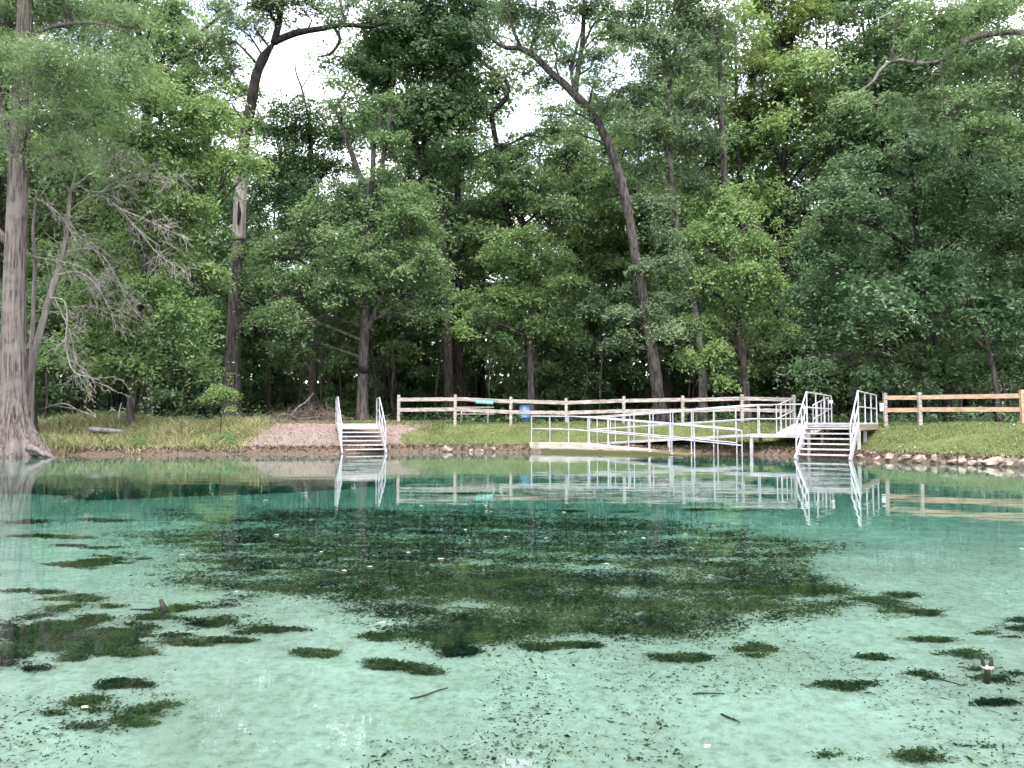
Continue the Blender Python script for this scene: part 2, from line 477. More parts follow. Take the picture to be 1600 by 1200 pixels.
def ground_material():
    """grass, raked dirt and forest floor, chosen by the mesh's 'cover' attribute (r dirt, g forest floor, b weeds)"""
    m, nt, out = new_mat('ground')
    at_ = nt.nodes.new('ShaderNodeAttribute'); at_.attribute_name = 'cover'
    sp = nt.nodes.new('ShaderNodeSeparateColor')
    nt.links.new(at_.outputs['Color'], sp.inputs[0])
    n1 = noise_node(nt, 1.1, 6.0, 0.65)
    n2 = noise_node(nt, 11.0, 6.0, 0.7)
    grass = ramp(nt, n1.outputs['Fac'], [(0.3, (0.07, 0.09, 0.03)), (0.55, (0.11, 0.13, 0.05)), (0.7, (0.17, 0.14, 0.085))])
    dirt = ramp(nt, n2.outputs['Fac'], [(0.3, (0.12, 0.088, 0.072)), (0.48, (0.22, 0.168, 0.142)), (0.72, (0.31, 0.245, 0.21))])
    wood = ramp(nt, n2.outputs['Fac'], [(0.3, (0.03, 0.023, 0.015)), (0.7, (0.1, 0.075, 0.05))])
    weed = ramp(nt, n2.outputs['Fac'], [(0.3, (0.05, 0.055, 0.025)), (0.7, (0.16, 0.15, 0.075))])
    edge = ramp(nt, n2.outputs['Fac'], [(0.3, (0.05, 0.035, 0.025)), (0.7, (0.17, 0.125, 0.095))])
    col = grass.outputs['Color']
    def layer(col, mask, top):
        ad = N(nt, 'ShaderNodeMath'); ad.operation = 'MULTIPLY_ADD'
        nt.links.new(n1.outputs['Fac'], ad.inputs[0]); ad.inputs[1].default_value = 0.7
        nt.links.new(mask, ad.inputs[2])
        rr = ramp(nt, ad.outputs[0], [(0.72, (0, 0, 0)), (0.92, (1, 1, 1))])
        mx = N(nt, 'ShaderNodeMixRGB')
        nt.links.new(rr.outputs['Color'], mx.inputs['Fac'])
        nt.links.new(col, mx.inputs['Color1']); nt.links.new(top, mx.inputs['Color2'])
        return mx.outputs['Color']
    col = layer(col, sp.outputs[2], weed.outputs['Color'])
    col = layer(col, sp.outputs[0], dirt.outputs['Color'])
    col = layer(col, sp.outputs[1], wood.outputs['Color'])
    g = nt.nodes.new('ShaderNodeNewGeometry')                      # eroded soil just above the waterline
    sx = nt.nodes.new('ShaderNodeSeparateXYZ'); nt.links.new(g.outputs['Position'], sx.inputs[0])
    ad = N(nt, 'ShaderNodeMath'); ad.operation = 'MULTIPLY_ADD'
    nt.links.new(n1.outputs['Fac'], ad.inputs[0]); ad.inputs[1].default_value = -0.5
    nt.links.new(sx.outputs['Z'], ad.inputs[2])
    re = ramp(nt, ad.outputs[0], [(0.0, (1, 1, 1)), (0.08, (0, 0, 0))])
    mx = N(nt, 'ShaderNodeMixRGB'); nt.links.new(re.outputs['Color'], mx.inputs['Fac'])
    nt.links.new(col, mx.inputs['Color1']); nt.links.new(edge.outputs['Color'], mx.inputs['Color2'])
    b = N(nt, 'ShaderNodeBsdfPrincipled', Roughness=0.95)
    b.inputs['Specular IOR Level'].default_value = 0.1
    bp = N(nt, 'ShaderNodeBump', Strength=0.9, Distance=0.06)
    nt.links.new(n2.outputs['Fac'], bp.inputs['Height']); nt.links.new(bp.outputs[0], b.inputs['Normal'])
    nt.links.new(mx.outputs['Color'], b.inputs['Base Color'])
    nt.links.new(b.outputs[0], out.inputs['Surface'])
    return m
M['ground'] = ground_material()

def water_material():
    m, nt, out = new_mat('spring_water')
    tc = nt.nodes.new('ShaderNodeTexCoord')
    def nz(scale, vs, detail):
        mp = nt.nodes.new('ShaderNodeMapping'); mp.inputs['Scale'].default_value = vs
        mp.inputs['Rotation'].default_value = (0, 0, radians(8))
        n = nt.nodes.new('ShaderNodeTexNoise'); n.inputs['Scale'].default_value = scale
        n.inputs['Detail'].default_value = detail; n.inputs['Roughness'].default_value = 0.5
        nt.links.new(tc.outputs['Object'], mp.inputs['Vector']); nt.links.new(mp.outputs['Vector'], n.inputs['Vector'])
        return n
    a = nz(1.0, (0.5, 1.7, 1), 2.0)
    c = nz(5.0, (0.6, 1.6, 1), 2.0)
    ad = N(nt, 'ShaderNodeMath'); ad.operation = 'MULTIPLY_ADD'
    nt.links.new(c.outputs['Fac'], ad.inputs[0]); ad.inputs[1].default_value = 0.12
    nt.links.new(a.outputs['Fac'], ad.inputs[2])
    bp = N(nt, 'ShaderNodeBump', Strength=1.0, Distance=0.0032)
    nt.links.new(ad.outputs[0], bp.inputs['Height'])
    gl = N(nt, 'ShaderNodeBsdfGlass', IOR=1.333, Roughness=0.0)
    nt.links.new(bp.outputs[0], gl.inputs['Normal'])
    nt.links.new(gl.outputs[0], out.inputs['Surface'])
    va = N(nt, 'ShaderNodeVolumeAbsorption', Density=0.36)
    va.inputs['Color'].default_value = (0.0, 0.83, 0.79, 1)
    nt.links.new(va.outputs[0], out.inputs['Volume'])
    return m
M['water'] = water_material()

# ------------------------------------------------------------------ ground, pool bed, water
def shore_pt(px, py):
    D = CAM_Z * F / (py - 660.0)
    return ((px - 800) / F * D, D)
SHORE = [shore_pt(*p) for p in [(-200, 713), (0, 712), (100, 711), (250, 710.5), (360, 709.5), (520, 708.8), (620, 706.6), (700, 706), (815, 706), (1000, 707.2), (1150, 709.5), (1225, 712), (1330, 716.5), (1420, 722.5), (1500, 726), (1600, 731), (1800, 742)]]
SHORE += [(17.5, 11), (18.5, 2), (15, -8), (0, -10), (-16, -9), (-25, 4), (-27, 18)]
SHORE = np.array(SHORE)

def vnoise(x, y, s, seed=0):
    """cheap smooth noise made of rotated sines, about -1..1"""
    r = np.random.default_rng(seed)
    out = 0
    for k in range(6):
        a = r.uniform(0, 2 * pi); f = s * r.uniform(0.6, 1.9); ph = r.uniform(0, 6.28)
        out = out + np.sin((x * cos(a) + y * sin(a)) * f + ph)
    return out / 3.2

def shore_dist(x, y):
    """signed distance: positive on land"""
    x = np.asarray(x, float); y = np.asarray(y, float)
    best = np.full(x.shape, 1e9)
    inside = np.zeros(x.shape, bool)
    n = len(SHORE)
    for i in range(n):
        ax, ay = SHORE[i]; bx, by = SHORE[(i + 1) % n]
        dx, dy = bx - ax, by - ay
        t = np.clip(((x - ax) * dx + (y - ay) * dy) / (dx * dx + dy * dy), 0, 1)
        best = np.minimum(best, np.hypot(x - ax - t * dx, y - ay - t * dy))
        c = ((ay > y) != (by > y))
        xi = ax + (y - ay) / (by - ay + 1e-12) * dx
        inside ^= c & (x < xi)
    return np.where(inside, -best, best)

def sstep(t):
    t = np.clip(t, 0, 1)
    return t * t * (3 - 2 * t)

HOLE = (-8.5, 17.2)
def height(x, y):
    x = np.asarray(x, float); y = np.asarray(y, float)
    d = shore_dist(x, y) + 0.12 * vnoise(x, y, 2.2, 3) * 0.6
    W = np.where(x > 9, 3.2 + 2.6 * sstep((x - 9) / 4), 3.2)
    W = np.where(x < -8, 3.2 + 1.0 * sstep((-8 - x) / 4), W)
    lip = 0.24 * sstep(d / 0.25)
    land = lip + 0.93 * sstep(np.clip(d - 0.1, 0, None) / W * 0.62 + 0.0) / sstep(np.array(0.62)) * 1.0
    land = np.minimum(land, 1.17) + 0.025 * vnoise(x, y, 1.3, 5) * sstep(d / 2)
    e = -d
    depth = 0.35 * sstep(e / 0.5) + 0.25 * sstep(e / 4.0) + 0.7 * sstep((y - 4.5) / 9.0) * sstep(e / 6.0) + 0.5 * sstep((y - 13) / 8.0) * sstep(e / 6.0)
    depth = depth + 0.05 * vnoise(x, y, 0.9, 8) * sstep(e / 2)
    hx, hy = (x - HOLE[0]) / 5.6, (y - HOLE[1]) / 2.7
    rr = np.sqrt(hx * hx + hy * hy) * (1 + 0.12 * vnoise(x, y, 1.2, 9))
    depth = depth + 5.5 * sstep((1.15 - rr) / 0.5) * sstep(e / 3)
    return np.where(d > 0, land, -depth)

def axis(lo, flo, fhi, hi, step):
    mid = np.arange(flo, fhi + step / 2, step)
    def outw(a, b):
        o, s, p = [], step * 1.6, a
        sgn = 1 if b > a else -1
        while abs(p - a) < abs(b - a):
            p = p + sgn * s; s = min(s * 1.35, 60)
            o.append(p)
        return o
    return np.array(outw(flo, lo)[::-1] + list(mid) + outw(fhi, hi))

gx = axis(-600, -24, 21, 600, 0.22)
gy = axis(-500, -9, 38, 900, 0.22)
GX, GY = np.meshgrid(gx, gy)
GZ = height(GX, GY)
nx, ny = len(gx), len(gy)
idx = np.arange(nx * ny).reshape(ny, nx)
quads = np.stack([idx[:-1, :-1], idx[:-1, 1:], idx[1:, 1:], idx[1:, :-1]], -1).reshape(-1, 4)
verts = np.stack([GX, GY, GZ], -1).reshape(-1, 3)
under = (verts[quads][:, :, 2].max(1) < -0.05)

def fence_y(x):
    return np.interp(x, [-30, -4.9, 7, 12, 14.5, 18, 22, 60], [34, 35, 34.4, 33, 30.5, 27.5, 24, 10])

def sub_mesh(name, mask, mat):
    q = quads[mask]
    used, inv = np.unique(q, return_inverse=True)
    mb = MB(); mb.add(verts[used], inv.reshape(-1, 4))
    o = mb.build(name, mat, None, True)
    return o, verts[used]
bed_obj, _ = sub_mesh('pool_bed', under, M['bed'])
tag(bed_obj, 'pale sandy bed of the spring pool under clear water', kind='structure')
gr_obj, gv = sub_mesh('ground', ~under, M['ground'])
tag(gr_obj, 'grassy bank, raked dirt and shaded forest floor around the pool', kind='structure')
X, Y = gv[:, 0], gv[:, 1]
wob = 0.5 * vnoise(X, Y, 1.4, 21)
dirt_m = sstep((X + wob + 11.2) / 1.0) * sstep((-3.4 - X - wob - (35 - Y) * 0.25) / 0.9) * sstep((36.0 - Y + wob) / 1.2)
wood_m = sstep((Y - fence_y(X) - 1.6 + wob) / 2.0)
weed_m = sstep((-10.6 - X + wob) / 1.0) * sstep((35 - Y) / 2)
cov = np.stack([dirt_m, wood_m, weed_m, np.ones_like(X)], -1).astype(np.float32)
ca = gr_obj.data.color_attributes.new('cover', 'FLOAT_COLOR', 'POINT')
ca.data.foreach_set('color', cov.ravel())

wmb = MB()
box8(wmb, [(-40, -20, -9), (30, -20, -9), (30, 38, -9), (-40, 38, -9), (-40, -20, 0), (30, -20, 0), (30, 38, 0), (-40, 38, 0)])
water = wmb.build('water', M['water'])
tag(water, 'clear turquoise spring water with small ripples and reflections', kind='structure')

def ground_z(x, y):
    return float(height(np.array([x]), np.array([y]))[0])

# ------------------------------------------------------------------ trees
def spray_cloud(c, r, nspray, lps, sr, L, droop=0.25, aspect=0.5, updir=0.65, thick=0.16, tilt=0.5):
    """flattened leafy sprays filling an ellipsoid; returns leaf centres, normals, lengths and spray centres"""
    c = np.array(c); r = np.array(r)
    d = unit(rng.normal(size=(nspray, 3)))
    flip = (rng.random(nspray) < updir)
    d[:, 2] = np.where(flip, np.abs(d[:, 2]), d[:, 2])
    fr = rng.random(nspray) ** 0.45
    fr = fr * (1 + 0.22 * rng.normal(size=nspray))
    S = c + d * r * fr[:, None]
    out = d.copy(); out[:, 2] *= 0.3
    Nn = unit(np.array([0, 0, 1.0]) + out * tilt + 0.25 * rng.normal(size=(nspray, 3)))
    A = unit(np.cross(Nn, rng.normal(size=(nspray, 3))))
    B = np.cross(Nn, A)
    k = np.maximum(4, (lps * rng.uniform(0.5, 1.5, nspray)).astype(int))
    ii = np.repeat(np.arange(nspray), k)
    m = len(ii)
    rad = np.sqrt(rng.random(m)); th = rng.random(m) * 2 * pi
    srr = sr * rng.uniform(0.6, 1.35, nspray)[ii]
    lob = 1 + 0.35 * np.sin(th * 3 + ii * 1.7) + 0.2 * np.sin(th * 7 + ii)
    rad = rad * lob
    C = S[ii] + (A[ii] * np.cos(th)[:, None] + B[ii] * np.sin(th)[:, None] * 0.8) * (rad * srr)[:, None]
    C += Nn[ii] * (rng.normal(size=m) * thick * srr)[:, None]
    C[:, 2] -= droop * srr * rad ** 2
    nr = unit(Nn[ii] + 0.55 * rng.normal(size=(m, 3)))
    LL = L * rng.uniform(0.65, 1.35, m)
    return C, nr, LL, S

def nearest_on(paths, p):
    best, bd = None, 1e9
    for P, R in paths:
        d = P - p
        w = np.hypot(np.hypot(d[:, 0], d[:, 1]), d[:, 2] * 0.8) + np.where(P[:, 2] > p[2] + 0.2, 2.0 + (P[:, 2] - p[2]), 0)
        i = int(np.argmin(w))
        if w[i] < bd: bd, best = w[i], (P[i], R[i])
    return best

TRIS = [0]
def grow(root, paths, blobs, leafmat, barkmat, L=0.2, aspect=0.5, dens=1.0, sr=0.75, droop=0.25, lps=60, fold=0.12, tilt=0.5, branch=True):
    """crown + branches for a tree whose trunk paths are given; blobs are (centre, radii)"""
    lm, bm = MB(), MB()
    for c, r in blobs:
        c = np.array(c); r = np.array(r)
        area = pi * r[0] * r[2] + pi * r[0] * r[1] * 0.5
        nsp = max(6, int(area * 2.9 * dens / (sr / 0.75) ** 2))
        C, nr, LL, S = spray_cloud(c, r, nsp, lps * 1.4, sr, L * 0.84, droop, aspect, tilt=tilt)
        leaf_quads(lm, C, nr, LL, LL * aspect, fold)
        if branch:
            p0, r0 = nearest_on(paths, c - np.array([0, 0, r[2] * 0.6]))
            p2 = c + np.array([0, 0, -0.2 * r[2]])
            mid = (p0 + p2) / 2 + np.array([0, 0, 0.12 * np.linalg.norm(p2 - p0)]) + rng.normal(size=3) * 0.15
            mid2 = p2 * 0.75 + p0 * 0.25 + rng.normal(size=3) * 0.15
            ra = min(r0 * 0.6, 0.03 + 0.018 * np.linalg.norm(p2 - p0))
            P, R = smooth_path([p0, mid, mid2, p2], [ra, ra * 0.75, ra * 0.5, ra * 0.25], 3)
            tube(bm, P, R, 5, 0.05, False)
            k = rng.integers(3, len(P), len(S))
            P0 = P[k]
            Mi = (P0 + S) / 2 + np.array([0, 0, 0.08]) * np.linalg.norm(S - P0, axis=1)[:, None] + rng.normal(size=S.shape) * 0.12
            twig_batch(bm, P0, Mi, S, 0.012 + 0.006 * np.linalg.norm(S - P0, axis=1), 0.006)
    o = lm.build('crown', leafmat, root)
    o['kind'] = 'stuff'
    if branch and bm.n:
        bm.build('branches', barkmat, root)['kind'] = 'stuff'
    TRIS[0] += sum(len(q) for q in lm.q) * 2
    return o

def path_px(pts, D0, D1=None):
    """[(px,py,halfwidth px)] at distance D0 (to D1 at the end)"""
    n = len(pts)
    P, R = [], []
    for i, (px, py, hw) in enumerate(pts):
        D = D0 if D1 is None else D0 + (D1 - D0) * i / (n - 1)
        P.append(at(px, py, D)); R.append(hw * D / F)
    return smooth_path(P, R, 4)

def blobs_px(lst, D, spread=1.2):
    out = []
    for b in lst:
        px, py, rx, ry = b[:4]
        dd = b[4] if len(b) > 4 else rng.uniform(-1.5 * spread, 0.7 * spread)
        k = (D + dd) / F
        out.append((at(px, py, D + dd), (1.12 * rx * k, 0.95 * (rx * 0.6 + ry * 0.4) * k, 1.3 * ry * k)))
    return out

def traced_tree(name, label, D, trunk, limbs, blobs, leaf, bark, nseg=12, group=None, D1=None, limb_bark=None, **kw):
    P, R = path_px(trunk, D, D1)
    bz = P[0].copy(); bz[2] = ground_z(bz[0], bz[1]) - 0.05
    if P[0][2] > bz[2]:
        P[0][2] = bz[2]
    root = empty(name, bz, label, 'tree', group)
    # flare at the root
    hgt = P[:, 2] - P[0][2]
    R = 0.85 * R * (1 + 0.35 * np.exp(-hgt / 0.35))
    mb = MB(); tube(mb, P, R, nseg, 0.035, True)
    mb.build('trunk', M[bark], root, True)
    paths = [(P, R)]
    for lb in limbs:
        Pl, Rl = path_px(lb, D)
        Rl = 0.88 * Rl * np.clip((len(Rl) - np.arange(len(Rl))) / 5.0, 0.15, 1.0)
        mb = MB(); tube(mb, Pl, Rl, 8, 0.04, True)
        mb.build('limb', M[limb_bark or bark], root, True)
        paths.append((Pl, Rl))
    grow(root, paths, blobs_px(blobs, D), M[leaf], M[bark], **kw)
    return root, paths

# big cypress at the left edge of the water
D = 27.8
cyp = empty('cypress_tree', at(30, 712, D), 'huge pale bald cypress with flared fluted base standing in the water at the left edge', 'tree')
P, R = path_px([(28, 722, 46), (28, 712, 42), (27, 700, 35), (25, 684, 28), (23, 660, 23.5), (22, 620, 19.5), (21, 560, 17.5), (22, 480, 16), (25, 380, 15), (28, 300, 14.5), (32, 200, 14), (36, 100, 12.5), (40, 0, 10.5), (43, -120, 8), (46, -260, 4)], D)
hg = P[:, 2] - 0.0
mb = MB(); tube(mb, P, R, 96, 0.008, True, flute=0.62 * np.exp(-np.clip(hg, 0, None) / 0.95) + 0.05)
mb.build('trunk', M['bark_cypress'], cyp, True)
cyp_paths = [(P, R)]
for lb in [[(22, 250, 7), (8, 190, 6), (-8, 120, 5), (-20, 40, 3)], [(28, 225, 5), (44, 165, 4.5), (54, 120, 3.5), (58, 80, 2)], [(40, 165, 2.6), (90, 171, 2.2), (150, 178, 1.6), (190, 172, 0.8)], [(20, 385, 7), (6, 372, 7), (-14, 352, 6), (-50, 330, 4)], [(38, 60, 4), (90, 40, 3), (150, 36, 2), (200, 50, 1)], [(36, 110, 3.5), (80, 118, 2.5), (130, 125, 1.6)], [(40, 20, 4), (10, -20, 3), (-30, -60, 2)]]:
    Pl, Rl = path_px(lb, D)
    mb = MB(); tube(mb, Pl, Rl, 7, 0.04); mb.build('limb', M['bark_cypress'], cyp, True)
    cyp_paths.append((Pl, Rl))
for k, (a, b) in enumerate([((52, 708), (86, 716)), ((46, 700), (70, 712)), ((20, 705), (10, 716))]):     # roots reaching into the water
    p, q = at(*a, D - 0.5), at(*b, D - 1.0)
    mb = MB(); Pq, Rq = smooth_path([p, (p + q) / 2 + np.array([0, 0, 0.06]), q], [0.16, 0.1, 0.04], 3); tube(mb, Pq, Rq, 7, 0.05)
    mb.build('root', M['bark_cypress'], cyp, True)
grow(cyp, cyp_paths, blobs_px([(20, 30, 80, 45), (110, 20, 80, 35), (150, 70, 70, 32), (70, 90, 70, 32), (15, 120, 60, 30), (110, 130, 75, 30), (190, 110, 60, 28), (60, 185, 60, 25), (150, 190, 60, 25), (20, 230, 45, 25), (110, 235, 50, 20), (-40, 80, 70, 60), (60, -40, 110, 50), (200, 40, 50, 30), (60, -130, 90, 50)], D, 1.8),
     M['leaf_cypress'], M['bark_cypress'], L=0.2, aspect=0.22, dens=1.15, sr=0.8, droop=0.35, lps=95)

# bare dead tree behind the cypress
D = 28.9
dead = empty('dead_tree', at(44, 690, D), 'bare grey dead tree of tangled leafless branches leaning right beside the cypress', 'tree')
dead['label'] = 'bare grey dead tree with tangled leafless branches leaning out beside the cypress'
seeds = []
for k, (tr, nm) in enumerate([([(46, 690, 9), (48, 610, 8), (54, 555, 7.5), (76, 470, 6.5), (98, 400, 5.5), (106, 350, 5), (110, 300, 3.5), (118, 286, 2.5)], 'trunk'), ([(47, 600, 5), (50, 540, 5), (53, 470, 4.5), (55, 410, 4), (52, 360, 3), (58, 300, 2)], 'trunk'),
        ([(112, 296, 2.4), (145, 268, 2), (185, 240, 1.2)], 'limb'), ([(108, 330, 2.4), (150, 305, 2.2), (185, 325, 1.8), (215, 358, 1.3), (250, 385, 0.8)], 'limb'), ([(118, 288, 2), (145, 300, 2.2), (175, 295, 1.8), (215, 280, 1.3), (255, 285, 0.7)], 'limb'),
        ([(34, 306, 2), (60, 312, 2), (85, 328, 1.8), (105, 352, 1.4), (125, 390, 0.8)], 'limb'), ([(100, 395, 2), (140, 388, 1.6), (165, 405, 1.3), (185, 440, 1.2), (205, 480, 1), (232, 506, 0.7)], 'limb'),
        ([(78, 465, 2), (100, 470, 2), (105, 500, 1.9), (103, 540, 1.6), (115, 580, 1.2), (150, 592, 0.7)], 'limb'), ([(34, 380, 1.8), (50, 400, 1.8), (95, 408, 1.6), (140, 425, 1.2), (160, 460, 0.7)], 'limb'),
        ([(88, 430, 1.8), (120, 425, 1.6), (150, 445, 1.2), (175, 490, 0.8)], 'limb'), ([(60, 480, 1.6), (85, 488, 1.6), (110, 480, 1.3), (150, 480, 0.9), (180, 495, 0.6)], 'limb'), ([(25, 440, 1.6), (10, 470, 1.3), (2, 520, 1)], 'limb'), ([(100, 360, 1.8), (125, 370, 1.6), (155, 400, 1.1), (170, 430, .7)], 'limb'), ([(185, 325, 1.6), (220, 340, 1.3), (255, 356, 1), (290, 372, .6)], 'limb'), ([(150, 305, 1.6), (195, 278, 1.4), (235, 272, 1), (270, 280, .6)], 'limb'), ([(215, 358, 1.3), (250, 400, 1), (285, 420, .7)], 'limb'), ([(60, 312, 1.6), (85, 270, 1.4), (95, 235, 1), (100, 210, .6)], 'limb'), ([(58, 300, 1.6), (75, 255, 1.2), (70, 220, .7)], 'limb'), ([(110, 300, 1.6), (125, 250, 1.3), (150, 225, .8)], 'limb'), ([(80, 455, 1.6), (110, 520, 1.3), (118, 560, 1), (140, 600, .6)], 'limb')]):
    Pl, Rl = path_px(tr, D + rng.uniform(-0.6, 0.6) * (k > 1))
    Rl = Rl * (0.62 if k > 1 else 0.72)
    mb = MB(); tube(mb, Pl, Rl, 7, 0.05); mb.build(nm, M['dead_wood'] if k > 1 else M['bark_pale'], dead, True)
    seeds.append((Pl, Rl, k))
tw = MB()
def twiggy(P, R, depth, n):
    for _ in range(n):
        i = rng.integers(len(P) // 3, len(P))
        p = P[i]
        base = P[min(i + 1, len(P) - 1)] - P[max(i - 1, 0)]
        d = unit(unit(base) * 0.7 + rng.normal(size=3) * 0.55 + np.array([0.25, 0, -0.05]))
        ln = rng.uniform(0.35, 1.0) * (1.0 if depth == 0 else 0.6)
        r0 = max(0.007, R[i] * 0.5)
        pts, q = [p], p
        for s in range(4):
            d = unit(d + rng.normal(size=3) * 0.28 + np.array([0, 0, -0.1]))
            q = q + d * ln / 4
            pts.append(q)
        PP, RR = np.array(pts), np.linspace(r0, 0.0055, 5)
        tube(tw, PP, RR, 4, 0, False)
        if depth < 2: twiggy(PP, RR, depth + 1, rng.integers(1, 4))
for Pl, Rl, k in seeds:
    twiggy(Pl, np.minimum(Rl, 0.04), 0, 8 if k < 2 else 15)
tw.build('twigs', M['dead_wood'], dead)['kind'] = 'stuff'

